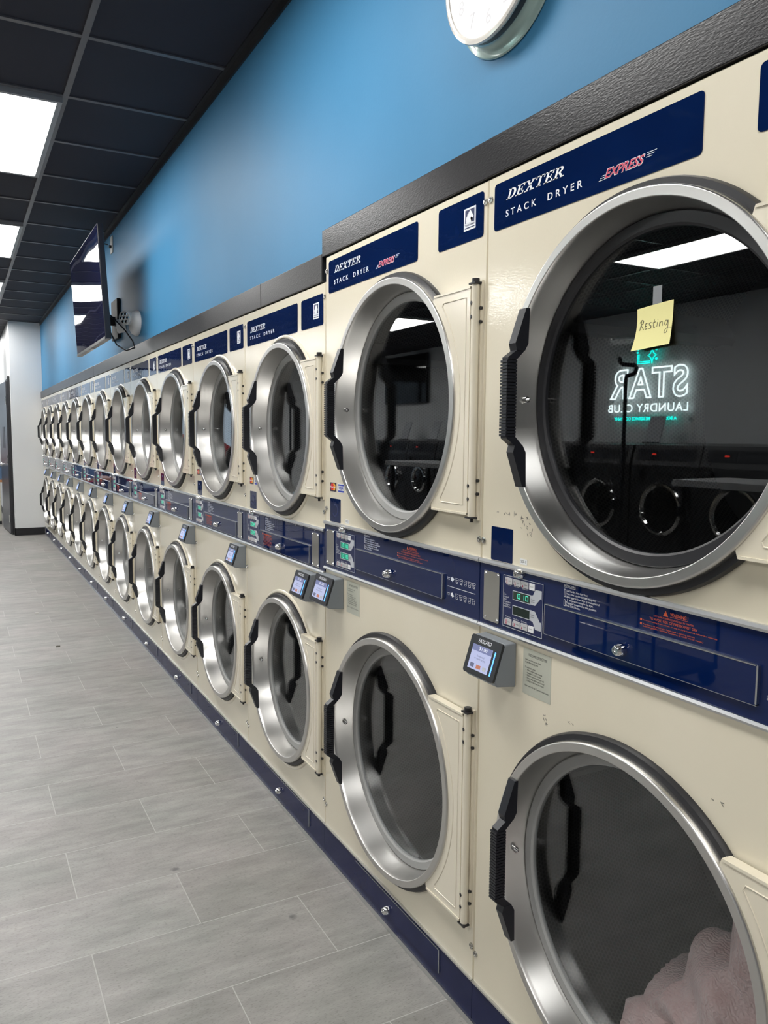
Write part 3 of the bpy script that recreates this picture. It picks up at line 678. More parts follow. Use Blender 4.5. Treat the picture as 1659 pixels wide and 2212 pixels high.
def make_reader(dr, u0, u1, z1, z0, lit=True):
    """card reader: leaning front on a wedge housing"""
    hm = MB()
    sec = [(0.0, z1), (-0.030, z1-0.001), (-0.056, z0+0.018), (-0.050, z0+0.006), (0.0, z0)]
    bm = bmesh.new()
    a = [bm.verts.new((p[0], -u0, p[1])) for p in sec]; bq = [bm.verts.new((p[0], -u1, p[1])) for p in sec]
    n = len(sec); bm.faces.new(a); bm.faces.new(bq[::-1])
    for i in range(n): bm.faces.new((a[i], bq[i], bq[(i+1) % n], a[(i+1) % n]))
    bmesh.ops.recalc_face_normals(bm, faces=bm.faces)
    bmesh.ops.bevel(bm, geom=[e for e in bm.edges], offset=0.003, segments=2, profile=0.5, affect='EDGES')
    hm.bm(bm); bm.free()
    ho = hm.build('card_reader', 'reader_grey', dr)
    # leaning face frame: point on the face at (s along width, t up) and offset e
    A = Vector((-0.0565, 0, z0+0.016)); B = Vector((-0.0305, 0, z1-0.001)); up = (B-A); L = up.length; up.normalize(); nn = Vector((-up.z, 0, up.x))
    W = u1-u0
    def F(s, tt, e): 
        p = A + up*(tt*L) + nn*e; return (p.x, -(u0+s*W), p.z)
    def quad(mb, s0, s1, t0, t1, e0, e1):
        vs = [F(s, q, e) for e in (e0, e1) for s, q in ((s0, t0), (s1, t0), (s1, t1), (s0, t1))]
        mb.add(vs, [(3, 2, 1, 0), (4, 5, 6, 7), (0, 1, 5, 4), (1, 2, 6, 5), (2, 3, 7, 6), (3, 0, 4, 7)])
    mb = MB(); pts = rrect(0.0, 1.0, -0.02, 1.0, 0.07)
    vs = [F(s, q, 0.0) for s, q in pts] + [F(s, q, 0.006) for s, q in pts]; k = len(pts)
    mb.add(vs, [tuple(range(k))[::-1], tuple(range(k, 2*k))] + [(i, (i+1) % k, k+(i+1) % k, k+i) for i in range(k)])
    mb.build('bezel', 'reader_black', ho)
    mb = MB(); quad(mb, .13, .77, .12, .76, .0062, .0068); mb.build('screen', 'screen_lavender' if lit else 'lcd_off', ho)
    if lit:
        mb = MB(); quad(mb, .13, .77, .60, .76, .0069, .0071); mb.build('screen_header', 'screen_head', ho)
        def ft(mb, s, s0, s1, t0, t1, e, **kk):
            vs2, fs2 = text2d(s, **kk); xs = [v[0] for v in vs2]; ys = [v[1] for v in vs2]
            ax, bx, ay, by = min(xs), max(xs), min(ys), max(ys)
            mb.add([F(s0+(x-ax)/(bx-ax)*(s1-s0), t0+(y-ay)/(by-ay)*(t1-t0), e) for x, y in zip(xs, ys)], fs2)
        mb = MB(); ft(mb, '$1.00', .36, .62, .63, .73, .0074); mb.build('screen_price', 'screen_white', ho)
        mb = MB(); ft(mb, 'Swipe card\nor touch to pay', .28, .64, .38, .52, .0073, align='CENTER'); mb.build('screen_text', 'screen_ink', ho)
        mb = MB(); quad(mb, .20, .32, .17, .28, .0069, .0073); mb.build('screen_icon', 'screen_ink', ho)
        mb = MB(); quad(mb, .40, .54, .17, .27, .0069, .0073); mb.build('screen_icon', 'screen_orange', ho)
        mb = MB(); quad(mb, .61, .71, .17, .27, .0069, .0073); mb.build('screen_icon', 'print_grey', ho)
    mb = MB(); ft2 = text2d('FASCARD', bold=0.012)
    xs = [v[0]+0.2*v[1] for v in ft2[0]]; ys = [v[1] for v in ft2[0]]; ax, bx, ay, by = min(xs), max(xs), min(ys), max(ys)
    mb.add([F(.26+(x-ax)/(bx-ax)*.42, .83+(y-ay)/(by-ay)*.10, .0064) for x, y in zip(xs, ys)], ft2[1]); mb.build('lettering', 'print_white', ho)
    mb = MB(); quad(mb, .845, .875, .12, .74, .0060, .0068); mb.build('light_strip', 'blue_strip', ho)
    return ho

def digits(mb, s, u0, u1, z0, z1, d):
    SEG = {'0': 'abcdef', '1': 'bc', ' ': '', '2': 'abged'}
    n = len(s); wd = (u1-u0)/n
    for i, ch in enumerate(s):
        a = u0+i*wd+wd*.18; b2 = u0+(i+1)*wd-wd*.18; zm = (z0+z1)/2; th = 0.0011
        R_ = {'a': (a, b2, z1-th, z1), 'd': (a, b2, z0, z0+th), 'g': (a, b2, zm-th/2, zm+th/2), 'b': (b2-th, b2, zm, z1), 'c': (b2-th, b2, z0, zm), 'f': (a, a+th, zm, z1), 'e': (a, a+th, z0, zm)}
        for q in SEG.get(ch, ''): fbox(mb, *R_[q], d, d+0.0003)

def build_dryer(tall, label, kind50=None):
    W = 0.8654 if tall else 0.80
    top = 1.9666 if tall else 1.8925
    bT, bB = (1.1374, 0.984) if tall else (1.1104, 0.9645)     # control band
    R, gr = (0.336, 0.280) if tall else (0.300, 0.242)
    cu = 0.445 if tall else 0.425
    zu, zl = (1.488, 0.513) if tall else (1.437, 0.513)
    hw = 0.273 if tall else 0.226
    ph = 0.254 if tall else 0.220
    hinge_u = 0.836 if tall else 0.772
    root = empty('stack_dryer', label, 'dryer', (0, 0, 0), group='cream stack dryers along the wall')
    # ---- cabinet
    e = 0.0035
    mb = MB(); hr = R+0.004
    def sheet(u0, u1, z0, z1): mb.add([D(0, u0, z0), D(0, u1, z0), D(0, u1, z1), D(0, u0, z1)], [(0, 1, 2, 3)])
    zb0, zb1 = zl-R-0.03, zl+R+0.03; zt0, zt1 = zu-R-0.03, zu+R+0.03
    annulus(mb, cu, zl, hr, e, W-e, zb0, zb1); annulus(mb, cu, zu, hr, e, W-e, zt0, zt1)
    sheet(e, W-e, 0.0, zb0); sheet(e, W-e, zb1, zt0); sheet(e, W-e, zt1, top-0.004)
    dp = 0.95
    mb.add([D(0, e, 0), D(0, e, top-.004), D(-0.005, 0.001, top), D(-0.005, 0.001, 0), D(-dp, 0.001, top), D(-dp, 0.001, 0)], [(0, 1, 2, 3), (3, 2, 4, 5)])
    mb.add([D(0, W-e, 0), D(0, W-e, top-.004), D(-0.005, W-0.001, top), D(-0.005, W-0.001, 0), D(-dp, W-0.001, top), D(-dp, W-0.001, 0)], [(3, 2, 1, 0), (5, 4, 2, 3)])
    mb.add([D(0, e, top-.004), D(0, W-e, top-.004), D(-0.005, W-.001, top), D(-.005, .001, top), D(-dp, W-.001, top), D(-dp, .001, top)], [(0, 1, 2, 3), (3, 2, 4, 5)])
    mb.add([D(-dp, .001, 0), D(-dp, W-.001, 0), D(-dp, W-.001, top), D(-dp, .001, top)], [(0, 1, 2, 3)])
    for cz in (zu, zl):
        if not tall:   # pressed collar round the opening
            mb.lathe([(0.0, R+0.030), (-0.004, R+0.027), (-0.0055, R+0.022), (-0.004, R+0.018), (0.0, R+0.0165)], (-cu, cz), 0, 96)
    mb.build('cabinet', 'cream_enamel', root)
    for cz, nm in ((zu, 'upper_drum'), (zl, 'lower_drum')): make_drum(root, cu, cz, R, gr, nm)
    make_door(root, cu, zu, R, gr, hw, kind50 == 1, ph, hinge_u, 'upper_door')
    make_door(root, cu, zl, R, gr, hw, False, ph, hinge_u, 'lower_door')
    # ---- name panel and emblem panel
    n0, n1, nz0, nz1 = (0.0244, 0.567, 1.85, 1.947) if tall else (0.033, 0.566, 1.762, 1.859)
    e0, e1 = (0.664, 0.85) if tall else (0.600, 0.782)
    mb = MB(); fpoly(mb, rrect(n0, n1, nz0, nz1, 0.008), -0.001, 0.0012); np_ = mb.build('name_panel', 'navy_vinyl', root)
    mb = MB(); slabtext(mb, 'DEXTER', *((0.066, 0.246, 1.906, 1.926) if tall else (0.073, 0.245, 1.811, 1.831)), 0.0015); mb.build('brand_lettering', 'print_white', np_)
    mb = MB(); ftext(mb, 'STACK  DRYER', *((0.0655, 0.298, 1.8715, 1.8855) if tall else (0.071, 0.344, 1.785, 1.798)), 0.0015, spacing=1.6, bold=0.012); mb.build('type_lettering', 'print_white', np_)
    if tall:
        mb = MB(); ftext(mb, 'EXPRESS', 0.3545, 0.4505, 1.8695, 1.8865, 0.00145, shear=0.45, bold=0.032)
        for k in range(3):
            fpoly(mb, [(0.340+0.004*k, 1.8695+.0035*k), (0.353+.001*k, 1.8695+.0035*k), (0.354+.001*k, 1.8705+.0035*k), (0.342+.004*k, 1.8705+.0035*k)], .0012, .0014)
            fpoly(mb, [(0.452+.001*k, 1.8785+.0035*k), (0.464+.005*k, 1.8785+.0035*k), (0.466+.005*k, 1.8795+.0035*k), (0.453+.001*k, 1.8795+.0035*k)], .0012, .0014)
        mb.build('express_outline', 'print_white', np_)
        mb = MB(); ftext(mb, 'EXPRESS', 0.356, 0.449, 1.8705, 1.8855, 0.0017, shear=0.45, bold=0.014); mb.build('express_lettering', 'print_red', np_)
    mb = MB(); fpoly(mb, rrect(e0, e1, nz0, nz1, 0.008), -0.001, 0.0012); ep = mb.build('emblem_panel', 'navy_vinyl', root)
    m0, m1, mz0, mz1 = (0.7735, 0.820, 1.875, 1.924) if tall else (0.7045, 0.749, 1.786, 1.836)
    mb = MB(); fbox(mb, m0, m1, mz0, mz1, .0012, .0015); em = mb.build('emblem', 'print_white', ep)
    mb = MB(); fbox(mb, m0+.005, m1-.005, mz0+.016, mz1-.004, .0015, .0017); ftext(mb, 'THOROUGHBRED', m0+.004, m1-.004, mz0+.0095, mz0+.0135, .0018, bold=0.02)
    fbox(mb, m0+.004, m1-.004, mz0+.004, mz0+.0065, .0015, .0018)
    # the print stays a sub-part of the panel
    mb.build('emblem_print', 'print_navy', ep)
    mb = MB(); horse(mb, m0+.006, m1-.006, mz0+.016, mz1-.005, .0020); mb.build('horse_head', 'print_white', ep)
    # ---- control band
    mb = MB(); fbox(mb, 0.0015, W-0.0015, bB, bT, -0.003, 0.003); cp = mb.build('control_panel', 'navy_panel', root)
    for z0, z1, nm in ((bT-0.009, bT+0.002, 'top_rail'), (bB-0.002, bB+0.008, 'bottom_rail')):
        mb = MB(); mb.prism([(-0.0, z0), (-0.0075, z0+.001), (-0.009, (z0+z1)/2), (-0.0065, z1), (0.0, z1)], 1, -0.001, -(W-0.001)); mb.build(nm, 'aluminium', cp)
    p0, p1, pz0, pz1 = (0.0195, 0.077, 1.002, 1.114) if tall else (0.700, 0.757, 0.978, 1.090)
    mb = MB(); fpoly(mb, rrect(p0, p1, pz0, pz1, 0.004), .003, .0055); cov = mb.build('cover_plate', 'steel_plate', cp)
    for uu in (p0+.006, p1-.006):
        for zz in (pz0+.006, pz1-.006): MB().lathe([(-.0055, .0035), (-.0075, .0024), (-.0078, .0003)], (-uu, zz), 0, 10).build('rivet', 'chrome', cp)
    k0, k1, kz0, kz1 = (0.0905, 0.223, 1.002, 1.1145) if tall else (0.0285, 0.167, 0.980, 1.0935)
    su = (k1-k0)/0.1325; sz = (kz1-kz0)/0.1125
    U = lambda q: k0 + (q-0.0905)*su
    Z = lambda q: kz0 + (q-1.002)*sz
    mb = MB(); fbox(mb, k0, k1, kz0, kz1, .003, .0042); mb.build('keypad', 'keypad_navy', cp)
    mb = MB(); fframe(mb, k0, k1, kz0, kz1, 0.0009, .0042, .0046); mb.build('keypad_border', 'print_grey', cp)
    for row, zc in ((0, 1.1035), (1, 1.0145)):
        for i in range(4):
            a = (0.0976, 0.1256, 0.1516, 0.1796)[i]; b2 = a + (0.0165 if i == 3 else 0.0245)
            zc2 = zc - 0.0
            mb = MB(); ch = 0.004 if i < 3 else 0.0008
            pol = [(U(a)+(ch if row else 0), Z(zc2+.0068)), (U(b2), Z(zc2+.0068)), (U(b2), Z(zc2-.0068)), (U(a)+(0 if row else ch), Z(zc2-.0068)), (U(a), Z(zc2-.0068)+(0 if row else ch)), (U(a), Z(zc2+.0068)-(ch if row else 0))]
            fpoly(mb, pol, .0042, .0056); bo = mb.build('start_button' if i == 3 else 'heat_button', 'button_white' if i == 3 else 'button_grey', cp)
    # print on the buttons and beside them
    mbw, mbd, mbr = MB(), MB(), MB()
    for row, zc in ((0, 1.1035), (1, 1.0145)):
        for i, wd in enumerate(('HOT', 'MED', 'WARM', 'START')):
            a = (0.0976, 0.1256, 0.1516, 0.1796)[i]
            if i < 3:
                h = (.0045, .003, .0018)[i]
                fbox(mbr, U(a+.0060), U(a+.0078), Z(zc-.0048), Z(zc-.0048+h*2), .0056, .0058); mbr.disc(-.0058, (-U(a+.0069), Z(zc-.0042)), .0017, 0, 10)
                ftext(mbd, wd, U(a+.0125), U(a+.0215), Z(zc-.0012), Z(zc+.0012), .0058)
                ftext(mbd, '0', U(a+.0025), U(a+.0045), Z(zc-.001), Z(zc+.003), .0058)
            else: ftext(mbd, wd, U(a+.003), U(a+.0135), Z(zc-.0012), Z(zc+.0012), .0058)
    for wd, a, z in (('Regular', .101, 1.0935), ('Perm. Press', .1275, 1.0935), ('Delicate', .155, 1.0935), ('Regular', .101, 1.0235), ('Perm. Press', .1275, 1.0235), ('Delicate', .155, 1.0235)):
        ftext(mbw, wd, U(a), U(a+.018), Z(z), Z(z+.0028), .0046)
    mbw.build('button_caption', 'print_white', cp); mbw = MB()
    ftext(mbw, 'Coin\nAccepted\nSelect\nTemperature\nfor Upper or\nLower Dryers', U(.0925), U(.1185), Z(1.044), Z(1.0745), .0046)
    # arrow flags from the displays
    mba = MB()
    fpoly(mba, [(U(.1836), Z(1.085)), (U(.1915), Z(1.0865)), (U(.199), Z(1.0995)), (U(.2186), Z(1.0995)), (U(.2186), Z(1.0815)), (U(.2155), Z(1.0835)), (U(.1985), Z(1.066)), (U(.1836), Z(1.066))], .0042, .0047)
    fpoly(mba, [(U(.1836), Z(1.0545)), (U(.1985), Z(1.0535)), (U(.2155), Z(1.0335)), (U(.2186), Z(1.0355)), (U(.2186), Z(1.0165)), (U(.2005), Z(1.0165)), (U(.1925), Z(1.031)), (U(.1836), Z(1.0325))], .0042, .0047)
    mba.build('arrow_flag', 'print_grey', cp)
    ftext(mbd, 'Upper\nDryer', U(.186), U(.198), Z(1.070), Z(1.0785), .0049); ftext(mbd, 'Lower\nDryer', U(.186), U(.198), Z(1.0385), Z(1.047), .0049)
    for z0, z1, up in ((1.0655, 1.0855, True), (1.0325, 1.0535, False)):
        a, b2 = U(.1246), U(.1836)
        mb = MB(); fframe(mb, a, b2, Z(z0), Z(z1), .0013, .0042, .0052); mb.build('display_frame', 'print_grey', cp)
        if kind50 == 1: mat = 'led_dark'
        else: mat = 'led_teal'
        mb = MB(); fbox(mb, a+.0013, b2-.0013, Z(z0)+.0013, Z(z1)-.0013, .0042, .0048); mb.build('display', mat if (up or kind50 != 1) else 'lcd_off', cp)
        if up or kind50 != 1:
            mb = MB(); digits(mb, '010' if tall else '22', a+.014, b2-.005, Z(z0)+.005, Z(z1)-.0045, .0048); mb.build('display_digits', 'led_digit', cp)
    mbw.build('keypad_lettering', 'print_white', cp); mbd.build('button_lettering', 'print_dark', cp); mbr.build('heat_symbol', 'print_red', cp); mbw = MB()
    # instructions, warning
    i0, i1, iz0, iz1 = (0.284, 0.381, 1.083, 1.1255) if tall else (0.239, 0.339, 1.048, 1.0955)
    ftext(mbw, 'INSTRUCTIONS', i0, i0+.032, iz1-.004, iz1, .0033, bold=.01); fbox(mbw, i0, i0+.033, iz1-.0056, iz1-.0051, .003, .0033)
    ftext(mbw, 'Load laundry, close dryer door.\nInsert coins / card to purchase drying time.\nSelect upper or lower dryer by pressing desired\n  8   temperature setting for that dryer.\nDisplay will change to show time purchased.\nPress START button.', i0+.007, i1, iz0, iz1-.009, .0033)
    fframe(mbw, i0, i0+.0045, iz0+.018, iz1-.009, .0006, .003, .0033); fframe(mbw, i0, i0+.0045, iz0, iz0+.013, .0006, .003, .0033)
    mbw.build('instruction_lettering', 'print_white', cp)
    if tall:
        mbw = MB()
        for zz, wd in ((1.070, 'Upper\nDryer'), (1.0325, 'Lower\nDryer')):
            ftext(mbw, wd, .7305, .743, zz-.004, zz+.004, .0033)
            fpoly(mbw, [(.7465, zz-.004), (.7525, zz-.004), (.7525, zz-.0065), (.7605, zz+(.001 if zz > 1.05 else -.003)), (.7525, zz+.0065), (.7525, zz+.004), (.7465, zz+.004)], .003, .0033)
            for k in range(5):
                q = .7665+.0175*k
                for j in range(3):
                    zz2 = zz+.0048-.0042*j; ins = .0009*j
                    fbox(mbw, q+ins, q+.0125-ins, zz2, zz2+.0006, .003, .0033); fbox(mbw, q+ins, q+ins+.0006, zz2-.003, zz2, .003, .0033); fbox(mbw, q+.0119-ins, q+.0125-ins, zz2-.003, zz2, .003, .0033)
                fbox(mbw, q+.0025, q+.010, zz-.0075, zz-.0068, .003, .0033)
        fbox(mbw, .7325, .849, 1.0505, 1.0515, .003, .0033)
        mbw.build('load_symbols', 'print_white', cp)
    # coin door
    c0, c1, cz0, cz1 = (0.233, 0.717, 1.0165, 1.0775) if tall else (0.186, 0.684, 0.9795, 1.0425)
    mb = MB(); fpoly(mb, rrect(c0, c1, cz0, cz1, .004), .003, .0085); mb.build('coin_door', 'navy_panel', cp)
    mb = MB(); fbox(mb, c0+.003, c1-.004, cz1-.0012, cz1+.0008, .003, .0092); fpoly(mb, rrect(c1-.0022, c1+.0008, cz0+.002, cz1+.0005, .0012, 2), .003, .0092); fbox(mb, c0-.0006, c0+.0006, cz0, cz1, .003, .0088); fbox(mb, c0, c1, cz0-.0006, cz0+.0003, .003, .0087)
    mb.build('coin_door_edge', 'aluminium', cp)
    mb = MB()
    if tall:
        fpoly(mb, [(.531, 1.1135), (.5415, 1.1135), (.5362, 1.1235)], .003, .0033)
        ftext(mb, 'WARNING !', .546, .583, 1.116, 1.122, .0033, bold=.01); fbox(mb, .546, .583, 1.1142, 1.1147, .003, .0033)
        ftext(mb, 'DRY ONLY FABRICS WASHED IN WATER', .511, .594, 1.1085, 1.1115, .0033); ftext(mb, 'TO AVOID RISK OF FIRE DO NOT DRY', .502, .602, 1.102, 1.1062, .0033)
        for zz in (1.0965, 1.0895): fpoly(mb, rrect(.481, .485, zz, zz+.0035, .0008, 2), .003, .0033)
        ftext(mb, 'Items containing foam rubber, or any similarly textured rubber-like materials', .4875, .640, 1.0965, 1.0995, .0033)
        ftext(mb, 'Any items on which you have used a cleaning solvent\n(such as gasoline, naphtha, kerosene, or other oils or waxes.)', .4875, .614, 1.0855, 1.0928, .0033)
    else:
        fpoly(mb, [(.215, 1.028), (.2255, 1.028), (.220, 1.036)], .0085, .0088)
        ftext(mb, 'WARNING', .232, .318, 1.0275, 1.0345, .0088, bold=.03)
        ftext(mb, 'DRY ONLY FABRICS WASHED\nIN WATER. TO AVOID RISK\nOF FIRE DO NOT DRY\nItems containing foam rubber\nor similarly textured materials\nor any items on which you\nhave used a cleaning solvent', .232, .330, .990, 1.0245, .0088)
    mb.build('warning_text', 'print_orange', cp)
    mb = MB()
    lk = ((0.152, bT-.0115, .003, .022, .0105), (0.447, 1.036, .0085, .027, .0115)) if tall else ((.098, bT-.006, .003, .02, .0095), (.409, 1.004, .0085, .026, .011))
    for q in lk:
        mb = MB(); lockmesh(mb, *q); mb.build('lock', 'chrome', cp)
    mb = MB()
    for q in ((.30, bT-.012), (.55, bT-.012), (.72, bT-.013), (.30, bB+.012), (.64, bB+.012)) if not tall else ():
        MB().lathe([(-.003, .0032), (-.0046, .0022), (-.0048, .0003)], (-q[0], q[1]), 0, 10).build('rivet', 'screw_metal', cp)
    # ---- blue square by the band, screws in the sheet
    q = (0.038, 0.1145, 1.1405, 1.2145) if tall else (0.053, 0.128, 1.1175, 1.1865)
    mb = MB(); fpoly(mb, rrect(*q, .003), 0, .001); bs = mb.build('blue_square', 'navy_vinyl', root)
    if kind50 != 1:
        mb = MB(); cc = (-(q[0]+q[1])/2, (q[2]+q[3])/2); mb.lathe([(-.001, .0215), (-.0016, .019), (-.001, .0155)], cc, 0, 32, a0=math.radians(60), a1=math.radians(330))
        mb.build('worn_ring_mark', 'keypad_navy', bs)
    for uu, zz in ((W-.0085, top-.046), (0.0105, top-.046 if tall else top-.05), (W-.0085, 1.179 if tall else 1.165), (0.0095, 1.179 if tall else .87), (W-.0085, .20), (0.0095, .19)):
        c = (-uu, zz); MB().lathe([(0, .0075), (-.003, .0068), (-.0034, .0045), (-.002, .004), (-.002, .002), (-.0038, .0015), (-.004, .0002)], c, 0, 16).build('cabinet_screw', 'screw_metal', root)
    # ---- kick panel
    mb = MB(); fbox(mb, 0.001, W-.001, 0.018, 0.119, 0.0, 0.002); kp = mb.build('kick_panel', 'navy_kick', root)
    mb = MB(); fbox(mb, 0.001, W-.001, .1165, .1205, 0.0, .006); mb.build('kick_trim', 'aluminium', kp)
    mb = MB(); fbox(mb, 0.0, W, .012, .020, -.004, .0075); fbox(mb, 0.0, W, 0.0, .012, -.004, .004); mb.build('toe_strip', 'aluminium', kp)
    a0, a1, az0, az1 = (.238, .722, .046, .108) if tall else (.167, .673, .050, .1105)
    mb = MB(); fpoly(mb, rrect(a0, a1, az0, az1, .004), .002, .0055); mb.build('lint_door', 'navy_kick', kp)
    mb = MB(); fpoly(mb, rrect(a1-.0015, a1+.001, az0, az1, .001, 2), .002, .0062); fbox(mb, a0, a1, az1-.001, az1+.0006, .002, .0060); mb.build('lint_door_edge', 'aluminium', kp)
    mb = MB(); lockmesh(mb, .449 if tall else .388, .064, .0055, .022, .0115); mb.build('lock', 'chrome', kp)
    mb = MB()
    for uu in ((a0+.05, a1-.05) if not tall else ()): mb.lathe([(-.0055, .004), (-.0066, .003), (-.0066, .0003)], (-uu, .09), 0, 10)
    if mb.v: mb.build('lint_door_screw', 'black_rubber', kp)
    return root

def stickers(root, small):
    o = 0.037 if not small else 0.049; zt = 1.264 if not small else 1.243; h = .028; w2 = .045
    mb = MB(); fbox(mb, o, o+w2, zt-h, zt, 0, .0006); a = mb.build('card_sticker', 'card_dark', root); a['label'] = 'red and yellow circle card sticker'
    mb = MB(); mb.disc(-.0009, (-(o+.016), zt-.0135), .0115, 0, 24); mb.build('sticker_circle', 'card_red', a)
    mb = MB(); mb.disc(-.0008, (-(o+.029), zt-.0135), .0115, 0, 24); mb.build('sticker_circle', 'card_yellow', a)
    mb = MB(); ftext(mb, 'MasterCard', o+.004, o+.041, zt-.0165, zt-.0105, .0012, bold=.02); mb.build('lettering', 'print_white', a)
    o2 = o+.058
    mb = MB(); fbox(mb, o2, o2+w2, zt-h-.001, zt-.001, 0, .0006); b2 = mb.build('card_sticker', 'sticker_white', root); b2['label'] = 'white and blue banded card sticker'
    mb = MB(); fbox(mb, o2+.002, o2+w2-.002, zt-h+.001, zt-h+.006, .0006, .0008); fbox(mb, o2+.002, o2+w2-.002, zt-.0075, zt-.003, .0006, .0008); ftext(mb, 'VISA', o2+.006, o2+.039, zt-.0185, zt-.0095, .0009, shear=.25, bold=.03); mb.build('lettering', 'card_blue', b2)

def instruction_sticker(root):
    u0, u1, z0, z1 = (.160, .249, .872, .970)
    mb = MB(); fbox(mb, u0, u1, z0, z1, 0, .0006); a = mb.build('instruction_sticker', 'sticker_grey_green', root)
    mb = MB(); ftext(mb, 'EASY CARD INSTRUCTIONS', u0+.018, u1-.012, z1-.013, z1-.009, .0008, bold=.01); fbox(mb, u0+.018, u1-.012, z1-.0147, z1-.0142, .0006, .0008)
    ftext(mb, 'Insert and remove Easy Card\nto purchase drying time.\n\nTo add drying time:\n -   When original start message\n     reappears in LCD window,\n -   Reinsert and remove Easy Card.\n -   Repeat steps above until desired\n     drying time has been purchased.\n\nRefer now to Dryer Operation Instructions.', u0+.007, u1-.005, z0+.016, z1-.021, .0008)
    mb.build('lettering', 'print_dark', a)
def number_label(root, s, u0=.140):
    mb = MB(); fbox(mb, u0, u0+.024, 1.1445, 1.1565, 0, .0006); a = mb.build('number_label', 'sticker_white', root)
    mb = MB(); ftext(mb, s, u0+.004, u0+.020, 1.1478, 1.1538, .0008); mb.build('lettering', 'print_dark', a)

W50, W30 = 0.8654, 0.80
d50a = build_dryer(True, 'tall cream stack dryer nearest the camera, yellow note on its upper window', 1)
d50a.location = (0, -W50, 0)
make_reader(d50a, .024, .136, .973, .876); instruction_sticker(d50a); number_label(d50a, '50-1')
d50b = build_dryer(True, 'second tall cream stack dryer from the camera, at the step in the black board', 2)
make_reader(d50b, .009, .139, .971, .874); instruction_sticker(d50b); stickers(d50b, False); number_label(d50b, '10-2', .150)
# scuffs in the paint of the nearest dryer
mb = MB(); rs = random.Random(3)
for (u, z, wd, ht, n) in ((.155, 1.233, .03, .025, 14), (.09, 1.247, .07, .003, 9), (.235, .838, .02, .02, 9), (.31, .853, .02, .006, 5), (.64, .84, .05, .004, 4), (.70, .735, .012, .03, 5), (.80, .62, .008, .07, 7), (.17, 1.21, .02, .02, 5)):
    for k in range(n):
        cu_, cz_ = u+rs.uniform(-.5, .5)*wd, z+rs.uniform(-.5, .5)*ht; a = rs.uniform(0, PI); L = rs.uniform(.0015, .006); th = rs.uniform(.0004, .0011)
        c, s = math.cos(a), math.sin(a)
        fpoly(mb, [(cu_-L*c, cz_-L*s), (cu_+th*s, cz_-th*c), (cu_+L*c, cz_+L*s), (cu_-th*s, cz_+th*c)], 0, .0003)
mb.build('scuff_mark', 'scuff_dark', d50a)

ordn = ['first', 'second', 'third', 'fourth', 'fifth', 'sixth', 'seventh', 'eighth', 'ninth', 'tenth', 'eleventh', 'twelfth']
proto = build_dryer(False, 'first small cream stack dryer, directly left of the tall pair')
plain = [copy_tree(proto) for k in range(11)]
proto.location = (0, W30, 0)
make_reader(proto, .636, .748, .955, .860); stickers(proto, True)
make_reader(plain[0], .688, .800-.004, .955, .860)
rd0 = [c for c in plain[0].children if c.name.startswith('card_reader')][0]
stickers(plain[0], True)
for k, r in enumerate(plain):
    r.location = (0, W30*(k+2), 0)
    if k: copy_tree(rd0, r)
    if k == 10: r['label'] = 'twelfth small cream stack dryer, farthest, against the white end wall'
    elif k == 0: r['label'] = 'second small cream stack dryer to the left of the tall pair'
    else: r['label'] = ordn[k+1] + ' small cream stack dryer counting left from the tall pair'

# ------------------------------------------------------------------ note, tape, laundry
YG = -W50
def bent_sheet(name, u0, u1, z0, z1, d0, curl, mat, shift=(0, 0), n=14):
    th = 0.0004; vs = []; fs = []
    for side in (0, 1):
        for i in range(n+1):
            for j in range(n+1):
                s, q = i/n, j/n
                d = d0 + curl*((1-q)**2.2) * (1.0-0.35*s) + 0.0015*math.sin(PI*s) + side*th + 0.012*max(0, 0.22-s)*(1-q)
                u = u0+(u1-u0)*s + shift[0]*(q-.5) - 0.004*max(0, .35-s)*math.sin(PI*q)*-2; z = z0+(z1-z0)*q + shift[1]*(s-.5)
                vs.append(D(d, u, z))
    m = (n+1)**2
    for i in range(n):
        for j in range(n):
            a = i*(n+1)+j; fs.append((a, a+1, a+n+2, a+n+1)); fs.append((m+a, m+a+n+1, m+a+n+2, m+a+1))
    ed = [(i, 0) for i in range(n)] + [(n, j) for j in range(n)] + [(n-i, n) for i in range(n)] + [(0, n-j) for j in range(n)]
    idx = [i*(n+1)+j for i, j in ed]
    for k in range(len(idx)):
        a, b2 = idx[k], idx[(k+1) % len(idx)]; fs.append((a, b2, m+b2, m+a))
    o = MB().add(vs, fs, True).build(name, mat); o.location = (0, YG, 0); return o
GX = 0.0385
note = bent_sheet('sticky_note', 0.408, 0.489, 1.567, 1.641, -GX+0.0012, 0.010, 'note_yellow', (0.0, 0.006))
tag(note, 'yellow sticky note reading Resting on the nearest upper dryer window', 'note')
# handwriting: pen strokes as a thin tube just above the paper
def hand(strokes, u0, u1, z0, z1):
    mb = MB()
    for st in strokes:
        pts = []
        for i in range(len(st)-1):
            for k in range(5):
                q = k/5
                p0 = st[max(i-1, 0)]; p1 = st[i]; p2 = st[i+1]; p3 = st[min(i+2, len(st)-1)]
                def cr(a, b, c, d): return 0.5*((2*b)+(-a+c)*q+(2*a-5*b+4*c-d)*q*q+(-a+3*b-3*c+d)*q**3)
                pts.append((cr(p0[0], p1[0], p2[0], p3[0]), cr(p0[1], p1[1], p2[1], p3[1])))
        pts.append(st[-1])
        P = []
        for x, y in pts:
            u = u0+(u1-u0)*x/7.0; z = z0+(z1-z0)*y
            s = (u-.408)/.081; qq = (z-1.567)/.074
            dd = -GX+.0012 + .010*((1-qq)**2.2)*(1-.35*s) + .0015*math.sin(PI*s) + .012*max(0, .22-s)*(1-qq) + .0007
            P.append(D(dd, u, z))
        mb.tube(P, .00042, 5)
    return mb
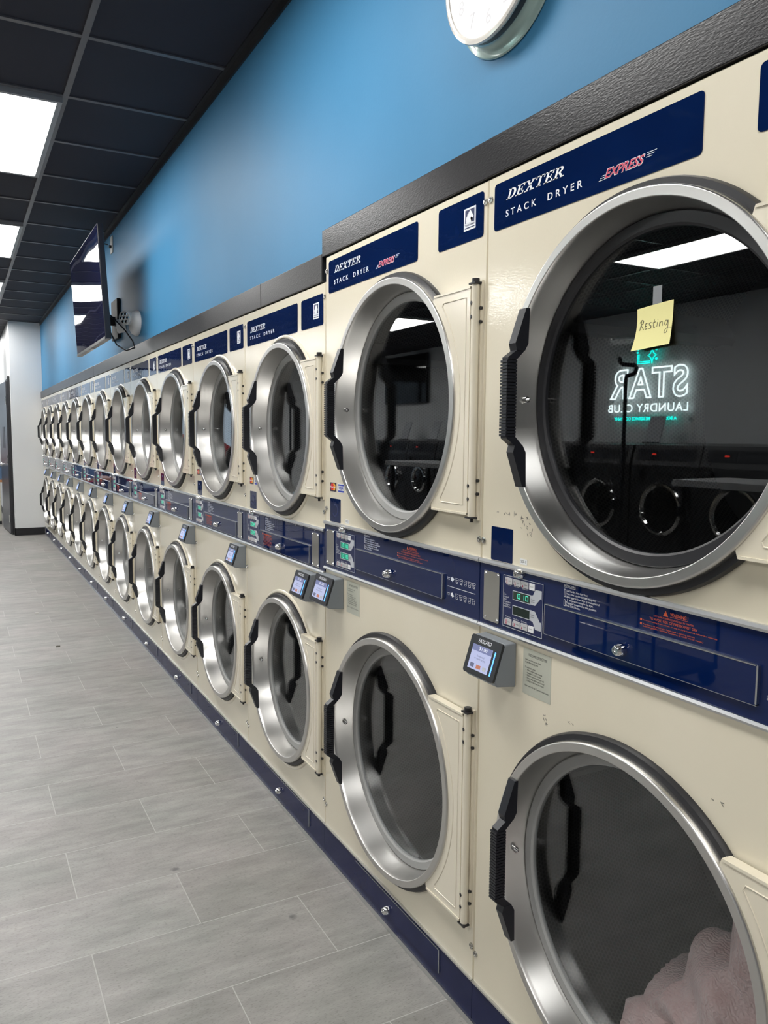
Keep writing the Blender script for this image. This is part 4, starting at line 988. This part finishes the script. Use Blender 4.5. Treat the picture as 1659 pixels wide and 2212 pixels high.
strokes = [[(.25, .75), (.2, .3), (.1, -.05)], [(.0, .62), (.3, .85), (.65, .78), (.6, .55), (.25, .45), (.55, .2), (.85, .02)],
           [(1.45, .5), (1.15, .5), (1.1, .05), (1.5, .08)], [(1.12, .28), (1.4, .3)], [(2.2, .55), (1.85, .5), (1.9, .33), (2.2, .25), (2.15, .05), (1.75, .05)],
           [(2.75, .75), (2.65, .3), (2.75, .06), (3.0, .12)], [(2.45, .48), (3.0, .55)], [(3.35, .5), (3.3, .1)], [(3.38, .68), (3.40, .71)],
           [(3.75, .5), (3.75, .1), (3.85, .4), (4.15, .52), (4.25, .35), (4.25, .1)], [(5.15, .52), (4.8, .55), (4.65, .32), (4.8, .12), (5.1, .3), (5.2, .55), (5.25, .0), (5.1, -.45), (4.75, -.5), (4.8, -.25), (5.3, -.08), (5.9, -.12)]]
ho = hand(strokes, .418, .502, 1.600, 1.620).build('handwriting', 'ink_black', note)
tp = MB(); fbox(tp, .442, .4615, 1.636, 1.6725, -GX, -GX+.0006); tp = tp.build('tape_strip', 'tape_clear'); tp.location = (0, YG, 0)
tag(tp, 'strip of clear tape above the yellow sticky note', 'tape')

def cloth(name, pts, mat, label, cat, seed, disp=0.05, group=None, sub=4, fold=9.0):
    """heap of cloth: metaball-like union of blobs, one surface, wrinkled by ridged noise"""
    bm = bmesh.new(); bmesh.ops.create_icosphere(bm, subdivisions=sub, radius=1.0)
    cs = [(Vector(p[:3]), Vector(p[3:6])) for p in pts]
    C0 = Vector((0, 0, 0))
    for c, r in cs: C0 += c
    C0 /= len(cs)
    sv = Vector((seed*3.1, seed*1.7, seed*2.3))
    for v in bm.verts:
        d = v.co.normalized(); best = 0.0
        for c, r in cs:  # ray from C0 in direction d against every ellipsoid
            o = Vector(((C0.x-c.x)/r.x, (C0.y-c.y)/r.y, (C0.z-c.z)/r.z)); k = Vector((d.x/r.x, d.y/r.y, d.z/r.z))
            A, B, Cc = k.dot(k), 2*o.dot(k), o.dot(o)-1
            D_ = B*B-4*A*Cc
            if D_ > 0: best = max(best, (-B+math.sqrt(D_))/(2*A))
        p = C0 + d*best
        nn = noise.noise(p*fold+sv); n2 = noise.noise(p*fold*2.3+sv*2)
        ridge = 1-abs(nn)*2.2
        p += d*(disp*(ridge-.45) + disp*.35*n2)
        v.co = p
    mb = MB().bm(bm, True); bm.free()
    o = mb.build(name, mat); tag(o, label, cat, group); return o
towel = cloth('pink_blanket', [(.18, -1.50, .36, .11, .14, .16), (.17, -1.535, .53, .09, .085, .15), (.15, -1.36, .245, .08, .12, .075), (.20, -1.43, .30, .12, .16, .11)], 'pink_towel',
      'pink ribbed blanket heaped inside the nearest lower dryer', 'blanket', 2, .045, sub=6, fold=7)
cloth('red_shirt', [(.22, .36, 1.215, .08, .10, .06), (.20, .39, 1.25, .07, .08, .05), (.22, .31, 1.21, .07, .08, .05)], 'red_cloth', 'dull red garment lying in the first small upper dryer', 'clothing', 5, .03, 'clothes in the first small upper dryer', 5, 10)
cloth('pale_shirt', [(.36, .56, 1.22, .07, .08, .06), (.36, .58, 1.26, .06, .07, .05)], 'pale_cloth', 'pale grey garment beside the red one in a dryer', 'clothing', 8, .025, 'clothes in the first small upper dryer', 5, 10)
cloth('blue_shirt', [(.09, .47, 1.165, .025, .05, .03), (.09, .44, 1.16, .025, .04, .025)], 'blue_cloth', 'pale blue garment at the bottom of the dryer glass', 'clothing', 9, .012, 'clothes in the first small upper dryer', 4, 12)

# ------------------------------------------------------------------ things on the blue wall
ck = empty('wall_clock', 'round wall clock with green flared case at the top edge', 'clock', (0.0195, -0.895, 2.40))
MB().lathe([(0.0, .174), (0.0, .180), (-.003, .182), (-.006, .180), (-.008, .172), (-.012, .163), (-.019, .157), (-.026, .155)], (0, 0), 0, 96).build('case', 'clock_green', ck)
MB().lathe([(-.026, .157), (-.028, .159), (-.043, .1615), (-.044, .1600)], (0, 0), 0, 96).build('bezel_band', 'clock_band', ck)
MB().lathe([(-.043, .1620), (-.048, .1645), (-.053, .163), (-.055, .157), (-.053, .152), (-.050, .1505)], (0, 0), 0, 96).build('rim', 'clock_rim', ck)
mb = MB().disc(-.0500, (0, 0), .1515, 0, 96); mb.lathe([(-.050, .1515), (-.030, .1515)], (0, 0), 0, 96); mb.build('face', 'clock_face', ck)
mb = MB()
for h in range(1, 13):
    a = PI/2 - h*PI/6; u, z = .118*math.cos(a), .118*math.sin(a)
    ftext(mb, str(h), u-.009*len(str(h)), u+.009*len(str(h)), z-.015, z+.015, .0503)
for k in range(60):
    a = k*PI/30; c, s = math.cos(a), math.sin(a); mb.add([D(.0502, r*c-w2*s, r*s+w2*c) for r, w2 in ((.140, -.0006), (.146, -.0006), (.146, .0006), (.140, .0006))], [(0, 1, 2, 3)])
mb.build('numerals', 'clock_ink', ck)
mb = MB()
for a, L, w2 in ((1.9, .075, .004), (.35, .115, .003)):
    c, s = math.cos(a), math.sin(a); fpoly(mb, [(-.02*c+w2*s, -.02*s-w2*c), (L*c+w2*.5*s, L*s-w2*.5*c), (L*c-w2*.5*s, L*s+w2*.5*c), (-.02*c-w2*s, -.02*s+w2*c)], .0515, .0525)
mb.disc(-.053, (0, 0), .006, 0, 16); mb.build('hands', 'ink_black', ck)

# television on an arm, tilted down
tv = empty('television', 'dark flat television tilted down from the blue wall', 'television', (-0.239, 3.29, 1.973))
tl = math.radians(-3.0)
TW, TH = 1.25, 0.665
def tvx(mb): return mb
piv = bpy.data.objects.new('tv', None)
bpy.data.objects.remove(piv)
mb = MB().box((0.0, -TW/2, 0), (0.035, TW/2, TH), .004); mb.box((.03, -TW*.32, .05), (.062, TW*.32, TH*.62), .01); bd = mb.build('housing', 'tv_black', tv)
bd.rotation_euler = (0, tl, 0)
mb = MB().box((-.0015, -TW/2+.008, .018), (.0, TW/2-.008, TH-.008)); mb.build('screen', 'tv_screen', bd)
mb = MB().box((-.004, -TW/2, -.002), (.030, TW/2, .004)); mb.box((-.004, -TW/2, 0), (0.0, TW/2, .014)); mb.build('bottom_edge', 'tv_edge', bd)
mb = MB().box((.005, -.06, -.008), (.02, .06, -.001)); mb.build('logo_bar', 'aluminium', bd)
mb = MB(); mb.box((.236, .34, .12), (.2585, .58, .40), .003); mb.box((.06, .43, .22), (.238, .49, .28), .004); mb.box((.05, .0, .14), (.075, .50, .20), .003); mb.box((.05, .0, .34), (.075, .50, .40), .003)
mb.build('wall_mount', 'matt_black', tv)
mb = MB(); mb.tube([(.05, -.50, .05), (.08, -.52, -.02), (.13, -.55, -.055), (.19, -.50, -.03), (.20, -.40, .02), (.17, -.30, .10), (.10, -.2, .2)], .0045, 8); mb.build('signal_cable', 'black_rubber', tv); mb = MB()
mb.tube([(.225, .60, .82), (.19, .58, .82), (.14, .45, .80), (.10, .30, .74), (.08, .2, .6)], .0045, 8); mb.build('power_cable', 'black_rubber', tv)
ol = MB().box((.012, 3.855, 2.735), (.0198, 3.935, 2.855), .002); ol = ol.build('wall_outlet', 'outlet_ivory'); tag(ol, 'pale outlet plate on the blue wall above the television', 'outlet')
mb = MB().cyl((.012, 3.89, 2.78), (-.004, 3.89, 2.78), .012, 12); mb.build('plug', 'black_rubber', ol)

em = empty('emergency_light', 'white twin-head emergency light on the blue wall', 'emergency light', (0.0195, 3.05, 2.13))
mb = MB(); 
egg = [(-.025 + .115*math.cos(k*PI/16)*(1.0 if math.cos(k*PI/16) < 0 else .9), .080*math.sin(k*PI/16) - .006) for k in range(32)]
lay = [(0.0, 1.0), (-.012, 1.0), (-.034, .88), (-.046, .66), (-.050, .35)]
vs = [(h, -.025 + (y+.025)*q, z*q) for h, q in lay for y, z in egg]
mb.add(vs, [(i*32+k, i*32+(k+1) % 32, (i+1)*32+(k+1) % 32, (i+1)*32+k) for i in range(len(lay)-1) for k in range(32)] + [tuple(range(32)), tuple(range(32*(len(lay)-1), 32*len(lay)))], True)
mb.build('base_plate', 'white_plastic', em)
for (yy, dx, dy, zz) in ((-.02, -.75, -.62, .025), (.13, -.8, .25, -.005)):
    d = Vector((dx, dy, -.10)).normalized(); p = Vector((-.045, yy, zz))
    mb = MB(); mb.cyl(p, p+d*.055, .040, 24, .046); h_ = mb.build('lamp_head', 'white_plastic', em)
    mb = MB(); mb.cyl(p+d*.054, p+d*.060, .041, 24); 
    mb.build('lens', 'lens_clear', h_)
    a = d.cross(Vector((0, 0, 1))).normalized(); b2 = d.cross(a); mb = MB()
    for k in range(7):
        o = Vector((0, 0, 0)) if k == 6 else (a*math.cos(k*PI/3)+b2*math.sin(k*PI/3))*.026
        mb.cyl(p+d*.060+o, p+d*.063+o, .0105, 12, .008)
    mb.build('led_cell', 'chrome', h_)

# ------------------------------------------------------------------ far corner table with bin
tb = empty('work_table', 'small wood-topped table at the left edge past the black door', 'table', (-0.80, 11.55, 0))
mb = MB().box((-.42, -.32, .655), (.36, .5, .69), .004); mb.build('table_top', 'wood_top', tb)
for x in (-.36, .30):
    for y in (-.26, .44):
        mb = MB().box((x-.02, y-.02, .05), (x+.02, y+.02, .655)); lg = mb.build('leg', 'table_leg', tb)
        mb = MB().box((x-.022, y-.022, 0), (x+.022, y+.022, .05)); mb.build('foot', 'black_rubber', lg)
bn = empty('plastic_bin', 'blue-grey plastic bin on the wood-topped table at the left edge', 'bin', (-0.72, 11.50, .6905))
mb = MB(); mb.prism([(-.26, 0), (.26, 0), (.30, .22), (-.30, .22)], 1, -.20, .20); mb.build('tub', 'bin_blue', bn)
mb = MB().box((-.32, -.22, .22), (.32, .22, .24), .004); mb.build('lid', 'grey_plastic', bn)

# ------------------------------------------------------------------ the far side of the room, seen mirrored in the dryer windows
# neon sign: faces +X, reads along +Y
sg = empty('neon_sign', 'lit neon sign on clear acrylic, mirrored in the nearest upper dryer window', 'neon sign', (XL+.045, 4.48, 2.13))
MB().box((-.004, -.655, -.53), (.004, .655, .53)).build('acrylic_panel', 'clear_acrylic', sg)
def stext(mb, s, y0, y1, z0, z1, x, **k):
    vs, fs = text2d(s, **k); xs = [v[0] for v in vs]; ys = [v[1] for v in vs]
    ax, bx, ay, by = min(xs), max(xs), min(ys), max(ys); zsc = (y1-y0)/(bx-ax)
    mb.add([(x+(v[2] if len(v) > 2 else 0)*zsc, y0+(v[0]-ax)/(bx-ax)*(y1-y0), z0+(v[1]-ay)/(by-ay)*(z1-z0)) for v in vs], fs)
mb = MB(); stext(mb, 'STAR', -.585, .615, -.255, .115, .012, outline=.021, bold=.02, spacing=1.12); mb.build('tube_lettering', 'neon_white', sg)
mb = MB(); stext(mb, 'LAUNDRY CLUB', -.60, .63, -.41, -.31, .012, bold=.012, spacing=1.1); mb.build('tube_lettering', 'neon_white', sg)
mb = MB(); stext(mb, 'A BOSTON HOME SERVICE COMPANY', -.45, .52, -.507, -.466, .016, bold=.045); mb.build('tube_lettering', 'neon_teal', sg)
mb = MB(); x = .014
mb.tube([(x, -.02, .16), (x, .17, .16), (x, .17, .27)], .007, 6); mb.tube([(x, -.02, .18), (x, .15, .18), (x, .15, .27)], .007, 6); mb.tube([(x, .17, .31), (x, .17, .44), (x, .02, .44)], .008, 6)
st = []
for k in range(32):
    a = 2*PI*k/32; r = .075/(abs(math.cos(a))**.62+abs(math.sin(a))**.62)**1.6*1.0
    st.append((x, -.05+r*.9*math.cos(a), .245+r*1.2*math.sin(a)))
mb.tube(st, .007, 6, closed=True)
for yy, zz, r in ((-.12, .20, .016), (-.12, .31, .016), (-.05, .34, .012), (.17, .29, .012)): mb.lathe([(x+.01, .001), (x+.01, r), (x, r)], (yy, zz), 0, 16)
mb.build('sparkle_symbol', 'neon_teal', sg)
mb = MB()
for yy in (-.62, .62):
    for zz in (-.50, .50): mb.cyl((-.0445, yy, zz), (.008, yy, zz), .012, 12)
mb.build('standoff', 'chrome', sg)

# washers in a row
def washer(y, wd, dr_, zc, label):
    r = empty('front_load_washer', label, 'washer', (-5.3, y, 0), group='dark front-load washers across the room')
    mb = MB().box((-.78, -wd/2+.004, .0), (0, wd/2-.004, 1.13), .004); mb.build('cabinet', 'washer_steel', r)
    mb = MB().prism([(-.78, 1.131), (0.0, 1.131), (-.06, 1.34), (-.78, 1.36)], 1, -wd/2+.006, wd/2-.006); cp = mb.build('control_panel', 'washer_top', r)
    def slope(y0, y1, t0, t1, e0, e1):
        A = Vector((0, 0, 1.131)); B = Vector((-.06, 0, 1.34)); n_ = Vector((.2135, 0, .06)).normalized()
        return [tuple(A+(B-A)*tt+n_*e+Vector((0, yy, 0))) for e in (e0, e1) for yy, tt in ((y0, t0), (y1, t0), (y1, t1), (y0, t1))]
    F6 = [(3, 2, 1, 0), (4, 5, 6, 7), (0, 1, 5, 4), (1, 2, 6, 5), (2, 3, 7, 6), (3, 0, 4, 7)]
    MB().add(slope(-wd*.42, wd*.02, .25, .8, 0, .006), F6).build('coin_box', 'tv_black', cp); MB().add(slope(wd*.05, wd*.42, .25, .8, 0, .006), F6).build('display', 'tv_black', cp)
    MB().add(slope(wd*.14, wd*.20, .5, .58, .006, .008), F6).build('indicator', 'washer_red', cp)
    d = MB().lathe([(0.0, dr_), (.03, dr_), (.045, dr_-.012), (.045, dr_-.035), (.02, dr_-.055)], (0, zc), 0, 48).build('door', 'chrome', r)
    MB().lathe([(.022, dr_-.05), (.035, dr_*.5), (.04, .001)], (0, zc), 0, 48).build('window_pane', 'washer_glass', d)
    mb = MB().box((.03, -dr_-.01, zc-.05), (.07, -dr_+.03, zc+.05), .006); mb.build('handle', 'tv_black', d)
    mb = MB().box((0, wd*.30, 1.0), (.05, wd*.30+.09, 1.09), .006); mb.build('card_reader', 'reader_black', r)
yy = [(1.72, .9, .28, .68), (2.62, .9, .28, .68), (3.52, .9, .28, .68), (4.44, .9, .28, .68), (5.36, .9, .28, .68), (6.28, .9, .28, .68), (7.54, .86, .21, .74), (8.42, .86, .21, .74), (9.29, .86, .21, .74), (10.16, .86, .21, .74)]
for i, (y, wd, r_, zc) in enumerate(yy):
    if y == 3.52: lb = 'dark front-load washer right under the neon sign, mirrored in the nearest upper window'
    elif i < 6: lb = ordn[i] + ' large dark washer across the room, counted from the camera end'
    else: lb = ordn[i-6] + ' smaller dark washer across the room, counted from the camera end'
    washer(y, wd, r_, zc, lb)
# notice stands on the washers
for i, y in enumerate((2.35, 4.1, 7.3, 8.1, 8.75, 9.7)):
    r = empty('notice_stand', ordn[i] + ' tilted clear notice stand on the washers, counted from the camera', 'stand', (-5.72, y, 1.36), group='notice stands on the washers')
    mb = MB().box((-.05, -.08, 0), (.05, .08, .012)); mb.build('foot', 'tv_black', r)
    mb = MB().prism([(-.02, .012), (-.008, .012), (-.11, .30), (-.122, .30)], 1, -.11, .11); mb.build('plate', 'grey_plastic', r)
# folding tables
for (y0, y1, lb) in ((.55, 2.2, 'pale folding table mirrored in the nearest upper dryer window'), (5.4, 7.1, 'pale folding table mirrored in the second upper dryer window')):
    r = empty('folding_table', lb, 'table', (-4.3, (y0+y1)/2, 0), group='folding tables across the room'); h = (y1-y0)/2
    mb = MB().box((-.35, -h, 1.03), (.35, h, 1.085), .004); mb.build('table_top', 'table_top', r)
    for x in (-.28, .28):
        for y in (-h+.1, h-.1): mb = MB().box((x-.025, y-.025, 0), (x+.025, y+.025, 1.03)); mb.build('leg', 'tv_black', r)
# second television on the opposite wall
t2 = empty('television', 'second dark television, mirrored in the second tall dryer window', 'television', (XL+.08, 10.2, 2.0))
mb = MB().box((-.04, -.75, 0), (0, .75, .85), .004); h2 = mb.build('housing', 'tv_black', t2); mb = MB().box((0, -.735, .015), (.002, .735, .835)); mb.build('screen', 'washer_glass', h2)
mb = MB().box((-.0795, -.15, .25), (-.04, .15, .6)); mb.build('wall_mount', 'tv_black', t2)
# laundry carts with a hanging pole
for (y, lb) in ((1.29, 'wheeled wire laundry cart with hook pole, mirrored in the nearest upper window'), (6.85, 'wheeled wire laundry cart with hook pole, mirrored in the first small dryer')):
    r = empty('laundry_cart', lb, 'cart', (-2.5, y, 0), group='wire laundry carts with hook poles')
    P = [(0, 0, .12), (0, 0, 1.775), (0, -.012, 1.79), (0, -.055, 1.795), (0, -.075, 1.81), (0, -.08, 1.835), (0, -.065, 1.85), (0, .03, 1.86), (0, .05, 1.875), (0, .06, 1.905)]
    mb = MB().tube(P, .013, 8); mb.build('hook_pole', 'tv_black', r)
    mb = MB()
    for z in (.30, .45, .60):
        mb.tube([(-.25, -.62, z), (.25, -.62, z), (.25, -.02, z), (-.25, -.02, z)], .005, 6, closed=True)
    for k in range(9):
        for x in (-.25, .25): mb.cyl((x, -.62+.075*k, .30), (x, -.62+.075*k, .60), .003, 6)
    for k in range(8):
        mb.cyl((-.25+.0714*k, -.62, .30), (-.25+.0714*k, -.02, .30), .003, 6)
    mb.build('wire_basket', 'chrome', r)
    mb = MB().box((-.26, -.63, .10), (.26, .02, .13)); 
    for x in (-.25, .25):
        for q in (-.62, -.02): mb.cyl((x, q, .12), (x, q, .60), .01, 8)
    mb.build('base_frame', 'tv_black', r)
    for x in (-.23, .23):
        for q in (-.58, -.03): mb = MB().cyl((x-.015, q, .05), (x+.015, q, .05), .05, 16); mb.build('caster', 'black_rubber', r)
# red car parked outside the shop window
car = empty('car', 'red parked car outside the shop window, mirrored in a far dryer panel', 'car', (-3.6, 18.5, -0.02))
mb = MB().prism([(-2.1, .28), (2.1, .28), (2.15, .75), (1.2, .95), (.6, 1.42), (-1.0, 1.45), (-1.7, 1.0), (-2.15, .85)], 1, -.85, .85); bd = mb.build('body', 'car_red', car)
mb = MB().prism([(.48, 1.35), (1.0, .98), (-1.4, 1.02), (-.92, 1.38)], 1, -.86, .86); mb.build('side_window', 'car_glass', car)
for x in (-1.35, 1.35):
    for y in (-.78, .78): mb = MB().cyl((x, y-.1, .32), (x, y+.1, .32), .32, 20); mb.build('wheel', 'tyre', car)
# scraps on the floor
for (x, y, mt, lb, nm) in ((-.541, 4.36, 'lint', 'tiny white paper scrap on the grey floor tiles', 'paper_scrap'), (-.502, 3.233, 'scuff_dark', 'small dark lint scrap on the floor tiles', 'lint_scrap')):
    mb = MB().prism([(-.014, -.007), (.012, -.009), (.016, .004), (.0, .010), (-.013, .006)], 2, .0, .006); o = mb.build(nm, mt); o.location = (x, y, .0005); tag(o, lb, 'scrap')
